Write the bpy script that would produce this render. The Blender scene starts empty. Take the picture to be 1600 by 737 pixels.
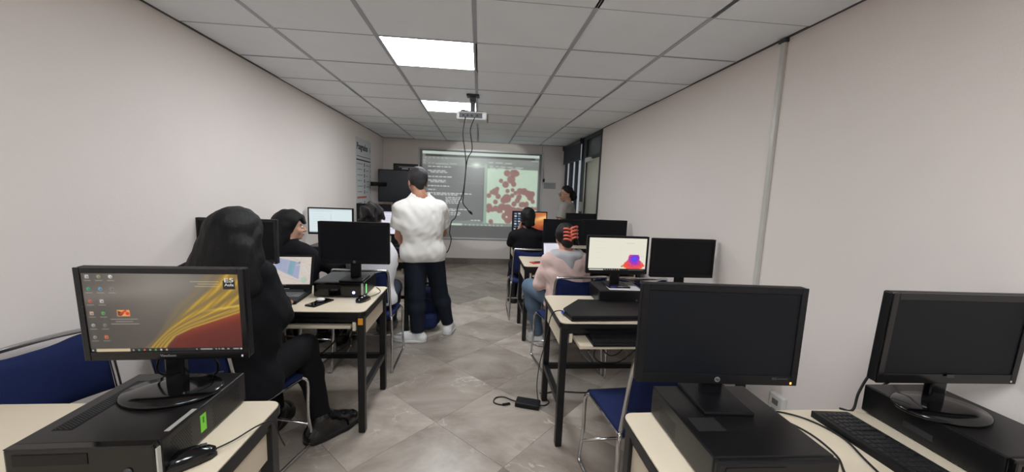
import bpy, bmesh, math, random
import numpy as np
from mathutils import Matrix, Vector
random.seed(7); rng = np.random.default_rng(7)
SC = bpy.context.scene; COL = SC.collection
R = math.radians

# ------------------------------------------------------------------ camera, world, exposure
cam = bpy.data.cameras.new('camera'); camo = bpy.data.objects.new('camera', cam); COL.objects.link(camo)
yaw, pitch, roll, FPX = .0918, .1220, .0382, 580.0
fw = np.array([math.sin(yaw)*math.cos(pitch), math.cos(yaw)*math.cos(pitch), -math.sin(pitch)])
rt = np.array([math.cos(yaw), -math.sin(yaw), 0]); up = np.cross(rt, fw)
r2 = math.cos(roll)*rt + math.sin(roll)*up; u2 = -math.sin(roll)*rt + math.cos(roll)*up
camo.matrix_world = Matrix(((r2[0],u2[0],-fw[0],0),(r2[1],u2[1],-fw[1],0),(r2[2],u2[2],-fw[2],1.5),(0,0,0,1)))
cam.sensor_fit = 'HORIZONTAL'; cam.sensor_width = 36; cam.lens = 36*FPX/1600; cam.clip_start = .02
SC.camera = camo
w = bpy.data.worlds.new('world'); SC.world = w; w.use_nodes = True
w.node_tree.nodes['Background'].inputs[0].default_value = (.5,.5,.5,1)
w.node_tree.nodes['Background'].inputs[1].default_value = .3
SC.view_settings.view_transform = 'Standard'; SC.view_settings.look = 'None'
SC.view_settings.gamma = 1; SC.view_settings.use_curve_mapping = False
SC.view_settings.exposure = 1.24
PANEL_POWER = 11.0         # emission of the ceiling light diffusers
SCREEN = .42               # emission of the screens

# ------------------------------------------------------------------ materials
def s2l(c):
    c = np.asarray(c, float)/255.0
    return np.where(c <= .04045, c/12.92, ((c+.055)/1.055)**2.4)
MATS = {}
def mat(name, rgb, rough=.5, metal=0., var=.06, scale=8., bump=0., bscale=60., spec=.5, emit=0, coat=0, stretch=None):
    if name in MATS: return MATS[name]
    m = bpy.data.materials.new(name); m.use_nodes = True; nt = m.node_tree; b = nt.nodes['Principled BSDF']
    c = s2l(rgb)
    tc = nt.nodes.new('ShaderNodeTexCoord'); mp = nt.nodes.new('ShaderNodeMapping'); nt.links.new(tc.outputs['Object'], mp.inputs[0])
    if stretch: mp.inputs['Scale'].default_value = stretch
    n = nt.nodes.new('ShaderNodeTexNoise'); n.inputs['Scale'].default_value = scale; n.inputs['Detail'].default_value = 4
    nt.links.new(mp.outputs[0], n.inputs['Vector'])
    mx = nt.nodes.new('ShaderNodeMix'); mx.data_type = 'RGBA'
    mx.inputs[6].default_value = (*(c*(1-var)),1); mx.inputs[7].default_value = (*np.minimum(c*(1+var),1),1)
    nt.links.new(n.outputs[0], mx.inputs[0]); nt.links.new(mx.outputs[2], b.inputs['Base Color'])
    b.inputs['Roughness'].default_value = rough; b.inputs['Metallic'].default_value = metal
    b.inputs['Specular IOR Level'].default_value = spec; b.inputs['Coat Weight'].default_value = coat
    if emit:
        b.inputs['Emission Color'].default_value = (*c,1); b.inputs['Emission Strength'].default_value = emit
    if bump:
        n2 = nt.nodes.new('ShaderNodeTexNoise'); n2.inputs['Scale'].default_value = bscale; n2.inputs['Detail'].default_value = 3
        nt.links.new(mp.outputs[0], n2.inputs['Vector'])
        bp = nt.nodes.new('ShaderNodeBump'); bp.inputs['Strength'].default_value = bump; bp.inputs['Distance'].default_value = .01
        nt.links.new(n2.outputs[0], bp.inputs['Height']); nt.links.new(bp.outputs[0], b.inputs['Normal'])
    MATS[name] = m; return m
WALL = mat('wall_paint', (240,231,225), .75, var=.025, scale=2, bump=.08, bscale=120, spec=.3)
TILE = mat('ceiling_tile', (245,249,254), .9, var=.04, scale=5, bump=.15, bscale=220, spec=.2)
RAIL = mat('ceiling_rail', (176,180,186), .5, var=.05)
DARKV = mat('plenum_dark', (30,30,30), .9)
CREAM = mat('cream_laminate', (222,208,184), .42, var=.025, scale=12, spec=.4)
BLKM = mat('black_steel', (14,14,16), .4, var=.1, bump=.05, bscale=200)
BLKP = mat('black_plastic', (16,16,19), .45, var=.12, spec=.3, bump=.04, bscale=300)
CASE = mat('black_case_paint', (20,19,20), .33, var=.08, spec=.4, bump=.06, bscale=400)
GLOSS = mat('gloss_black', (8,8,10), .12, var=.05, scale=20)
SCROFF = mat('screen_off', (19,22,27), .45, var=.03, spec=.2)
GREYM = mat('dark_grey_plastic', (58,58,60), .45)
SILV = mat('silver_plastic', (196,196,190), .35, metal=.3)
CHROME = mat('chrome', (205,205,205), .16, metal=1., var=.03)
ALU = mat('aluminium', (205,207,208), .35, metal=.25)
BLUE = mat('blue_fabric', (30,42,86), .85, var=.12, scale=40, bump=.2, bscale=500, spec=.25)
WHITEP = mat('white_plastic', (226,226,222), .4, var=.02)
PAPER = mat('paper', (232,232,232), .8, var=.02)
GREEN = mat('green_sticker', (128,214,60), .6)
ORANGE = mat('orange_sticker', (236,160,40), .6)
LEDB = mat('led_blue', (150,160,255), .4, emit=3)
LEDO = mat('led_orange', (255,160,60), .4, emit=2)
LEDG = mat('led_green', (90,235,110), .4, emit=1.5)
RED = mat('red_case', (205,50,55), .5)
BLUEPEN = mat('pen_blue', (40,45,130), .4)
CABLE = mat('cable_rubber', (16,16,17), .5)
NAVY = mat('navy_frame', (38,42,50), .5, var=.1)
BLIND = mat('blind_cloth', (52,57,68), .8, var=.06)
FROST = mat('frosted_pane', (196,204,212), .25, var=.05, scale=3, emit=.18)   # glow added to brighten the far end, standing in for a lit corridor
DOORC = mat('door_leaf', (196,195,180), .3, var=.04, scale=2)
TRANS = mat('transom_glass', (92,97,102), .15, var=.25, scale=2)
DIFF = mat('light_diffuser', (245,250,255), .5, emit=PANEL_POWER)
def marble(name, base):
    m = bpy.data.materials.new(name); m.use_nodes = True; nt = m.node_tree; b = nt.nodes['Principled BSDF']
    N = nt.nodes.new; L = nt.links.new
    tc = N('ShaderNodeTexCoord'); oi = N('ShaderNodeObjectInfo')
    vm = N('ShaderNodeVectorMath'); vm.operation = 'SCALE'; cx = N('ShaderNodeCombineXYZ')
    ml = N('ShaderNodeMath'); ml.operation = 'MULTIPLY'; ml.inputs[1].default_value = 37.
    L(oi.outputs['Random'], ml.inputs[0]); L(ml.outputs[0], cx.inputs[0]); L(ml.outputs[0], cx.inputs[1])
    ad = N('ShaderNodeVectorMath'); ad.operation = 'ADD'; L(tc.outputs['Object'], ad.inputs[0]); L(cx.outputs[0], ad.inputs[1])
    rot = N('ShaderNodeMapping'); L(ad.outputs[0], rot.inputs[0]); rot.inputs['Rotation'].default_value = (0,0,R(38)); rot.inputs['Scale'].default_value = (1,1.7,1)
    n1 = N('ShaderNodeTexNoise'); n1.inputs['Scale'].default_value = 1.7; n1.inputs['Detail'].default_value = 9; n1.inputs['Roughness'].default_value = .62; n1.inputs['Distortion'].default_value = .45
    L(rot.outputs[0], n1.inputs['Vector'])
    cr = N('ShaderNodeValToRGB'); L(n1.outputs[0], cr.inputs[0])
    cols = [(.28,(132,119,109)),(.42,(158,146,135)),(.52,(172,161,150)),(.62,(184,173,162)),(.75,(164,149,138))]
    el = cr.color_ramp.elements
    el[0].position, el[0].color = cols[0][0], (*s2l(np.array(cols[0][1])*base),1)
    el[1].position, el[1].color = cols[-1][0], (*s2l(np.array(cols[-1][1])*base),1)
    for p, c in cols[1:-1]:
        e = el.new(p); e.color = (*s2l(np.array(c)*base),1)
    # pale and rusty veins
    n2 = N('ShaderNodeTexNoise'); n2.inputs['Scale'].default_value = 1.3; n2.inputs['Detail'].default_value = 7; n2.inputs['Distortion'].default_value = 1.8
    L(rot.outputs[0], n2.inputs['Vector'])
    v = N('ShaderNodeValToRGB'); L(n2.outputs[0], v.inputs[0]); e = v.color_ramp.elements
    e[0].position = .492; e[0].color = (0,0,0,1); e[1].position = .5; e[1].color = (.75,.75,.75,1); q = e.new(.508); q.color = (0,0,0,1)
    n3 = N('ShaderNodeTexNoise'); n3.inputs['Scale'].default_value = 3; L(ad.outputs[0], n3.inputs['Vector'])
    v3 = N('ShaderNodeValToRGB'); L(n3.outputs[0], v3.inputs[0]); v3.color_ramp.elements[0].position = .52; v3.color_ramp.elements[1].position = .62
    mm = N('ShaderNodeMath'); mm.operation = 'MULTIPLY'; L(v.outputs[0], mm.inputs[0]); L(v3.outputs[0], mm.inputs[1])
    mx = N('ShaderNodeMix'); mx.data_type = 'RGBA'; L(mm.outputs[0], mx.inputs[0]); L(cr.outputs[0], mx.inputs[6]); mx.inputs[7].default_value = (*s2l((224,214,202)),1)
    # whole-tile tone
    tone = N('ShaderNodeMapRange'); L(oi.outputs['Random'], tone.inputs[0]); tone.inputs[3].default_value = .70; tone.inputs[4].default_value = 1.18
    hs = N('ShaderNodeHueSaturation'); L(tone.outputs[0], hs.inputs['Value']); L(mx.outputs[2], hs.inputs['Color'])
    L(hs.outputs[0], b.inputs['Base Color'])
    b.inputs['Roughness'].default_value = .27; b.inputs['Specular IOR Level'].default_value = .35
    return m
MARBLE = marble('marble_floor', 1.0); MARBLED = marble('marble_baseboard', .72)
MARBLE_JOINT = mat('tile_joint', (98,90,82), .8)

# ------------------------------------------------------------------ mesh builder
class MB:
    def __init__(s): s.v=[]; s.f=[]
    def add(s, vs, fs):
        o=len(s.v); s.v += [tuple(map(float,p)) for p in vs]; s.f += [tuple(i+o for i in f) for f in fs]; return s
    def box(s, x0,x1,y0,y1,z0,z1, c=0., M=None):
        if x0>x1: x0,x1=x1,x0
        if y0>y1: y0,y1=y1,y0
        if z0>z1: z0,z1=z1,z0
        c=min(c,(x1-x0)*.45,(y1-y0)*.45,(z1-z0)*.45)
        if c<=0:
            vs=[(x,y,z) for x in (x0,x1) for y in (y0,y1) for z in (z0,z1)]
            fs=[(0,1,3,2),(4,6,7,5),(0,4,5,1),(2,3,7,6),(0,2,6,4),(1,5,7,3)]
        else:
            bm=bmesh.new(); bmesh.ops.create_cube(bm,size=1)
            for v in bm.verts: v.co=((x0+x1)/2+v.co.x*(x1-x0),(y0+y1)/2+v.co.y*(y1-y0),(z0+z1)/2+v.co.z*(z1-z0))
            bmesh.ops.bevel(bm,geom=bm.edges[:],offset=c,segments=2,profile=.5,affect='EDGES')
            bm.verts.index_update(); vs=[v.co[:] for v in bm.verts]; fs=[tuple(v.index for v in f.verts) for f in bm.faces]; bm.free()
        if M is not None: vs=[(M@Vector(p))[:] for p in vs]
        return s.add(vs,fs)
    def prism(s, poly, z0, z1, M=None):       # polygon in xy, counter-clockwise
        n=len(poly); vs=[(p[0],p[1],z0) for p in poly]+[(p[0],p[1],z1) for p in poly]
        fs=[tuple(range(n))[::-1],tuple(range(n,2*n))]+[(i,(i+1)%n,n+(i+1)%n,n+i) for i in range(n)]
        if M is not None: vs=[(M@Vector(p))[:] for p in vs]
        return s.add(vs,fs)
    def tube(s, pts, r, n=8, close=False):
        pts=[Vector(p) for p in pts]; m=len(pts); rs=r if isinstance(r,(list,tuple)) else [r]*m
        vs=[]; prev=None
        for i,p in enumerate(pts):
            if close: t=(pts[(i+1)%m]-pts[i-1])
            else: t=pts[min(i+1,m-1)]-pts[max(i-1,0)]
            t.normalize()
            if prev is None: a=t.orthogonal().normalized()
            else: a=(prev-t*prev.dot(t)); a=a.normalized() if a.length>1e-6 else t.orthogonal().normalized()
            prev=a; b=t.cross(a)
            for k in range(n):
                an=2*math.pi*k/n; vs.append((p+(a*math.cos(an)+b*math.sin(an))*rs[i])[:])
        fs=[]
        for i in range(m if close else m-1):
            j=(i+1)%m
            for k in range(n): fs.append((i*n+k,i*n+(k+1)%n,j*n+(k+1)%n,j*n+k))
        if not close: fs += [tuple(range(n))[::-1], tuple(range((m-1)*n,m*n))]
        return s.add(vs,fs)
    def lathe(s, prof, n=20, c=(0,0,0), sx=1., sy=1.):      # prof [(r,z)]
        vs=[]; m=len(prof)
        for r_,z in prof:
            for k in range(n): a=2*math.pi*k/n; vs.append((c[0]+r_*sx*math.cos(a),c[1]+r_*sy*math.sin(a),c[2]+z))
        fs=[(i*n+k,i*n+(k+1)%n,(i+1)*n+(k+1)%n,(i+1)*n+k) for i in range(m-1) for k in range(n)]
        fs+=[tuple(range(n))[::-1],tuple(range((m-1)*n,m*n))]
        return s.add(vs,fs)
    def ball(s, c, r, n=10, m=7, M=None):
        r=r if isinstance(r,(tuple,list)) else (r,r,r); vs=[(0,0,-r[2])]
        for i in range(1,m):
            t=math.pi*i/m
            for k in range(n): a=2*math.pi*k/n; vs.append((r[0]*math.sin(t)*math.cos(a),r[1]*math.sin(t)*math.sin(a),-r[2]*math.cos(t)))
        vs.append((0,0,r[2])); fs=[(0,1+(k+1)%n,1+k) for k in range(n)]
        for i in range(m-2):
            for k in range(n): fs.append((1+i*n+k,1+i*n+(k+1)%n,1+(i+1)*n+(k+1)%n,1+(i+1)*n+k))
        l=len(vs)-1; fs+=[(l,1+(m-2)*n+k,1+(m-2)*n+(k+1)%n) for k in range(n)]
        if M is not None: vs=[(M@Vector(p))[:] for p in vs]
        return s.add([(p[0]+c[0],p[1]+c[1],p[2]+c[2]) for p in vs],fs)
    def mesh(s,name,m,smooth=False):
        me=bpy.data.meshes.new(name); me.from_pydata(s.v,[],s.f); me.update()
        if m: me.materials.append(m)
        if smooth:
            for p in me.polygons: p.use_smooth=True
        return me
    def build(s,name,m,parent=None,smooth=False,loc=None):
        return link(name,s.mesh(name,m,smooth),parent,loc)
def link(name,me,parent=None,loc=None):
    o=bpy.data.objects.new(name,me); COL.objects.link(o)
    if parent: o.parent=parent
    if loc is not None: o.location=loc
    return o
def B(x0,x1,y0,y1,z0,z1,c=0.): return MB().box(x0,x1,y0,y1,z0,z1,c)
def tag(o,label=None,cat=None,group=None,kind=None):
    if label: o['label']=label
    if cat: o['category']=cat
    if group: o['group']=group
    if kind: o['kind']=kind
    return o
def thing(name,label,cat,loc=(0,0,0),rz=0.,group=None):
    o=bpy.data.objects.new(name,None); COL.objects.link(o); o.empty_display_size=.1
    o.location=loc; o.rotation_euler=(0,0,rz); return tag(o,label,cat,group)
def struct(o,label=None): return tag(o,label,None,None,'structure')
def copy_tree(o,parent=None):
    c=o.copy(); COL.objects.link(c)
    if parent: c.parent=parent
    for ch in list(o.children): copy_tree(ch,c)
    return c
def smoothpath(pts,n=6):
    P=[np.array(p,float) for p in pts]; P=[2*P[0]-P[1]]+P+[2*P[-1]-P[-2]]; out=[]
    for i in range(1,len(P)-2):
        for k in range(n):
            t=k/n; a,b,c,d=P[i-1:i+3]
            out.append(.5*((2*b)+(c-a)*t+(2*a-5*b+4*c-d)*t*t+(3*b-a-3*c+d)*t**3))
    out.append(P[-2]); return [tuple(p) for p in out]
def cable(label,pts,r=.0035,name='cable',n=6):
    b=pts[0]; o=MB().tube([tuple(np.array(p)-np.array(b)) for p in smoothpath(pts,n)],r,6).build(name,CABLE,None,True,loc=b)
    return tag(o,label,'cable')
def text(name,body,size,m,parent,M,align='LEFT',extr=.0004,bold=0.):
    cu=bpy.data.curves.new(name,'FONT'); cu.body=body; cu.size=size; cu.extrude=extr; cu.align_x=align; cu.align_y='CENTER'; cu.offset=bold; cu.resolution_u=3
    t=bpy.data.objects.new(name,cu); COL.objects.link(t)
    dg=bpy.context.evaluated_depsgraph_get(); me=bpy.data.meshes.new_from_object(t.evaluated_get(dg))
    bpy.data.objects.remove(t); me.transform(M); me.materials.clear(); me.materials.append(m)
    return link(name,me,parent)

# ------------------------------------------------------------------ screen pictures (drawn here, pixel by pixel)
SCRM = bpy.data.materials.new('lit_screen'); SCRM.use_nodes=True
_nt=SCRM.node_tree; _b=_nt.nodes['Principled BSDF']; _a=_nt.nodes.new('ShaderNodeAttribute'); _a.attribute_name='picture'
_b.inputs['Base Color'].default_value=(.01,.01,.01,1); _b.inputs['Roughness'].default_value=.35
_nt.links.new(_a.outputs['Color'],_b.inputs['Emission Color']); _b.inputs['Emission Strength'].default_value=SCREEN
PROJM = bpy.data.materials.new('projected_picture'); PROJM.use_nodes=True
_nt=PROJM.node_tree; _b=_nt.nodes['Principled BSDF']; _a=_nt.nodes.new('ShaderNodeAttribute'); _a.attribute_name='picture'
_b.inputs['Base Color'].default_value=(.18,.18,.18,1); _b.inputs['Roughness'].default_value=.3
_nt.links.new(_a.outputs['Color'],_b.inputs['Emission Color']); _b.inputs['Emission Strength'].default_value=.30
class Img:
    def __init__(s,w,h,bg): s.w,s.h=w,h; s.a=np.zeros((h,w,3))+np.array(bg,float); s.U,s.V=np.meshgrid((np.arange(w)+.5)/w,(np.arange(h)+.5)/h)   # V down
    def mixm(s,m,c): m=np.clip(m,0,1)[...,None]; s.a=s.a*(1-m)+np.array(c,float)*m; return s
    def rect(s,u0,v0,u1,v1,c,al=1.):
        du,dv=.5/s.w,.5/s.h
        m=np.clip((s.U-u0)/(2*du)+.5,0,1)*np.clip((u1-s.U)/(2*du)+.5,0,1)*np.clip((s.V-v0)/(2*dv)+.5,0,1)*np.clip((v1-s.V)/(2*dv)+.5,0,1)
        return s.mixm(m*al,c)
    def disc(s,u,v,r,c,al=1.):   # r in widths
        asp=s.h/s.w; d=np.hypot(s.U-u,(s.V-v)*asp); return s.mixm(np.clip((r-d)*s.w+.5,0,1)*al,c)
    def line(s,u0,v0,u1,v1,wd,c,al=1.):
        asp=s.h/s.w; ax,ay,bx,by=u0,v0*asp,u1,v1*asp; px,py=s.U-ax,s.V*asp-ay; dx,dy=bx-ax,by-ay
        t=np.clip((px*dx+py*dy)/(dx*dx+dy*dy),0,1); d=np.hypot(px-t*dx,py-t*dy); return s.mixm(np.clip((wd/2-d)*s.w+.5,0,1)*al,c)
    def quad(s,pts,c,al=1.):
        asp=s.h/s.w; m=np.ones_like(s.U); n=len(pts)
        for i in range(n):
            (x0,y0),(x1,y1)=pts[i],pts[(i+1)%n]; y0*=asp; y1*=asp; L=math.hypot(x1-x0,y1-y0)
            m=np.minimum(m,np.clip((((x1-x0)*(s.V*asp-y0)-(y1-y0)*(s.U-x0))/L)*s.w+.5,0,1))
        return s.mixm(m*al,c)
def picture(name,img,w,h,parent,y=0.,z=0.,m=SCRM,M=None):
    W,H=img.w,img.h; gx=np.linspace(-w/2,w/2,W); gz=np.linspace(z+h/2,z-h/2,H)
    X,Zz=np.meshgrid(gx,gz); co=np.stack([X,np.full_like(X,y),Zz],-1).reshape(-1,3)
    if M is not None: A=np.array(M); co=co@A[:3,:3].T+A[:3,3]
    i=np.arange(H*W).reshape(H,W); q=np.stack([i[:-1,:-1],i[1:,:-1],i[1:,1:],i[:-1,1:]],-1).reshape(-1,4)
    me=bpy.data.meshes.new(name); me.vertices.add(len(co)); me.vertices.foreach_set('co',co.ravel())
    me.loops.add(q.size); me.loops.foreach_set('vertex_index',q.ravel().astype(np.int32))
    me.polygons.add(len(q)); me.polygons.foreach_set('loop_start',np.arange(0,q.size,4,dtype=np.int32))
    me.update(calc_edges=True)
    at=me.attributes.new('picture','FLOAT_COLOR','POINT'); lin=s2l(np.clip(img.a,0,255)).reshape(-1,3)
    at.data.foreach_set('color',np.concatenate([lin,np.ones((len(lin),1))],1).ravel().astype(np.float32))
    me.materials.append(m); return link(name,me,parent)
def wallpaper(w,h,warm=0):
    im=Img(w,h,(78,71,65)); u,v=im.U,1-im.V
    im.mixm(np.exp(-((u-.5)**2/.12+(v-.95)**2/.25)),(124,118,110)); im.mixm(np.exp(-((v-.75-.25*(u-.2))/.1)**2)*.35*np.clip(1.2-u,0,1),(150,144,136))
    im.mixm(np.clip((.35-u)*2,0,.5)*np.clip(1-v*1.2,0,1),(62,58,54))
    up_=np.interp(v,[0,.2,.4,.6,.8,1.],[.34,.45,.55,.66,.78,.86]); lo=np.interp(v,[0,.1,.2,.3,.42,.55,.8,1],[.46,.50,.55,.66,.85,1.05,1.2,1.3])
    im.mixm(np.clip((u-lo)/.03,0,1),(96,30,22))
    im.mixm(np.clip((u-lo)/.03,0,1)*np.clip(np.exp(-((v-.55*u+.02)/.1)**2)*.8,0,1),(150,66,30))
    im.mixm(np.clip((u-.6)*1.5,0,1)*np.clip(.3-v,0,.3)*2.5,(58,30,30))
    t=np.clip((u-up_)/np.maximum(lo-up_,.02),-.5,1.2); band=np.clip((t+.02)/.12,0,1)*np.clip((1.05-t)/.1,0,1)
    st=.55+.45*np.sin(t*26+3*np.sin(3*v+u*2)); st2=.5+.5*np.sin(t*57+5*v)
    im.mixm(band*(.35+.45*st),(168,128,34)); im.mixm(band*st*st2*.6,(214,178,60)); im.mixm(band*np.clip((.3-st),0,1)*.7,(110,84,40))
    im.mixm(np.exp(-((t+.1)/.09)**2)*.4,(140,120,70)); im.mixm(np.exp(-((t-1.)/.06)**2)*.7,(206,150,50))
    im.mixm(np.exp(-((v-(.50+.32*(u-.7)))/.015)**2)*np.clip((u-.7)*5,0,1)*.8,(222,186,70))
    return im
def desk_picture():
    im=wallpaper(264,148)
    cols=[[(200,200,200),(150,160,120),(225,225,220)],[(60,160,120),(90,150,190),(120,120,118)],[(200,90,60),(190,190,190)],[(200,170,150),(70,170,80)],[(160,165,170),(120,120,118)],[(140,140,140),(215,105,60)]]
    for r_,row in enumerate(cols):
        for c_,cc in enumerate(row):
            u=.037+.072*c_; v=.045+.152*r_
            im.disc(u,v,.012,cc,.9) if (r_+c_)%3 else im.rect(u-.012,v-.022,u+.012,v+.022,cc,.85)
            im.disc(u+.003,v+.005,.005,(60,60,60),.7); im.rect(u-.022,v+.044,u+.022,v+.052,(190,186,180),.55)
    im.rect(.195,.46,.275,.54,(222,150,80)); im.quad([(.2,.47),(.24,.5),(.22,.535),(.2,.53)],(60,40,30)); im.line(.215,.51,.25,.47,.012,(190,50,30)); im.disc(.26,.505,.012,(205,60,40))
    for k,(a,b) in enumerate([(.15,.32),(.18,.29),(.15,.33)]): im.rect(a,.572+.03*k,b,.582+.03*k,(196,190,182),.5)
    for k,(a,b) in enumerate([(.68,.87),(.73,.87),(.71,.87)]): im.rect(a,.095+.03*k,b,.104+.03*k,(210,200,170),.55)
    im.rect(.895,.085,.975,.195,(22,20,20)); im.rect(.902,.092,.968,.108,(90,88,86),.6)
    im.rect(0,.955,1,1.01,(22,21,22)); im.rect(.035,.955,.25,.995,(188,172,140)); im.rect(.008,.965,.02,.985,(170,170,175))
    for k,c in enumerate([(150,150,150),(80,160,120),(210,100,60),(120,180,140),(90,170,90),(220,215,205),(200,170,160)]): im.disc(.27+.036*k,.977,.007,c,.9)
    for a,b in ((.68,.69),(.71,.79),(.81,.82),(.83,.84),(.85,.87),(.89,.905),(.93,.97)): im.rect(a,.968,b,.984,(190,188,186),.8)
    im.disc(.985,.977,.006,(225,225,225)); return im
def mac_picture():
    im=wallpaper(90,60); im.mixm(np.clip((im.U-.45)*3,0,1),(196,110,60))
    u,v=im.U,im.V; im.mixm(np.clip((u-.5)*3,0,1)*np.exp(-((v-.75+.5*u)/.12)**2),(240,190,120)); im.mixm(np.clip((u-.55)*3,0,1)*np.clip((v-.62)*4,0,1)*.8,(120,45,35))
    im.rect(0,0,.28,1,(32,32,38))
    for r_ in range(6):
        for c_ in range(2): im.rect(.04+.11*c_,.06+.14*r_,.11+.11*c_,.14+.14*r_,[(120,150,190),(200,200,205),(90,120,150)][(r_+c_)%3])
    im.rect(.03,.92,.25,.97,(220,220,215)); return im
def heat_picture():
    im=Img(198,120,(226,222,206)); im.rect(0,.0,1,.93,(228,224,208))
    for a,b,v in ((.1,.28,.1),(.08,.27,.3),(.12,.22,.45),(.1,.2,.6)): im.rect(a,v,b,v+.012,(210,206,192),.6)
    im.rect(.54,.22,.543,.4,(190,188,178),.7); im.rect(.64,.14,.78,.17,(206,203,190),.8); im.rect(.9,.53,.96,.55,(206,203,190),.8)
    u,v=im.U,im.V
    wd=np.interp(v,[.5,.6,.66,.74,.82,.86,.93],[.095,.095,.1,.15,.19,.19,.13]); prof=np.abs(u-.79)
    n=np.kron(rng.normal(size=(30,50)),np.ones((4,4)))[:120,:198]*.75
    ins=(prof<wd+.010*np.clip(n,-2,2))&(v>.5)&(v<.935); m=ins.astype(float)
    heat=np.clip(1.15-np.hypot((u-.8)/.13,(v-.62)/.26)+.18*n,0,1)
    im.mixm(m,(235,80,70)); im.mixm(m*np.clip((heat-.05)*2.5,0,1),(190,50,160)); im.mixm(m*np.clip((heat-.4)*2.2,0,1),(110,50,225)); im.mixm(m*np.clip((heat-.8)*4,0,1),(60,90,240))
    im.mixm(m*np.clip(n-.9,0,1)*np.clip(prof/wd-.5,0,1)*2,(250,190,80)); im.disc(.585,.865,.012,(90,60,40)); im.disc(.61,.83,.015,(240,120,50)); im.disc(.975,.83,.012,(240,110,60))
    im.rect(0,.935,1,1.01,(16,16,18)); im.rect(.02,.955,.27,.99,(214,210,196))
    for k in range(7): im.disc(.3+.04*k,.967,.009,[(200,200,200),(90,170,190),(225,110,60)][k%3])
    im.rect(.7,.955,.97,.98,(120,118,116),.7); return im
def map_picture():
    im=Img(120,68,(203,194,186)); u,v=im.U,im.V
    n=np.sin(u*31+v*13)*np.sin(v*37-u*9); im.mixm(np.clip(n,0,1)*.25,(190,176,170)); 
    for a in ((0,.15,.3,0.),(0,.45,.25,.3),(.3,.62,1,.95),(0,.75,.35,.85),(.1,1,.45,.55),(.55,0,1,.3),(.8,0,.75,.4),(.85,.35,1,.75),(0,.3,.1,1)): im.line(*a,.006,(172,160,160),.8)
    im.quad([(.27,.02),(.78,.2),(.76,.78),(.27,.4)],(150,158,190),.85)
    im.quad([(.58,.14),(.68,.17),(.64,.66),(.53,.57)],(118,160,172),.9)
    for k in range(4): im.line(.34+.1*k,.06+.04*k,.32+.1*k,.44+.06*k,.004,(176,180,200),.8)
    im.disc(.76,.2,.016,(110,100,140)); im.disc(.87,.8,.06,(160,190,170),.7); im.line(.7,.3,1,.2,.01,(222,206,180))
    im.line(.85,.35,.95,.6,.008,(226,226,232)); im.rect(0,.955,1,1.01,(20,20,24))
    for k in range(8): im.disc(.3+.03*k,.978,.006,(190,190,190))
    return im
def sheet_picture():
    im=Img(90,52,(214,228,232)); im.rect(0,0,1,.06,(196,206,210)); im.rect(.04,.1,.55,.12,(190,204,210)); im.rect(.5,.2,.515,.5,(186,196,204),.8)
    for k in range(6): im.rect(.08,.22+.1*k,.3+.05*(k%3),.235+.1*k,(192,206,214),.7)
    im.rect(0,.95,1,1.01,(150,160,170)); return im
def page_picture():
    im=Img(50,40,(226,224,236)); im.rect(0,0,1,.08,(190,190,205))
    for k in range(7): im.rect(.1,.18+.1*k,.5+.12*(k%3),.21+.1*k,(180,178,190),.7)
    return im
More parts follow.
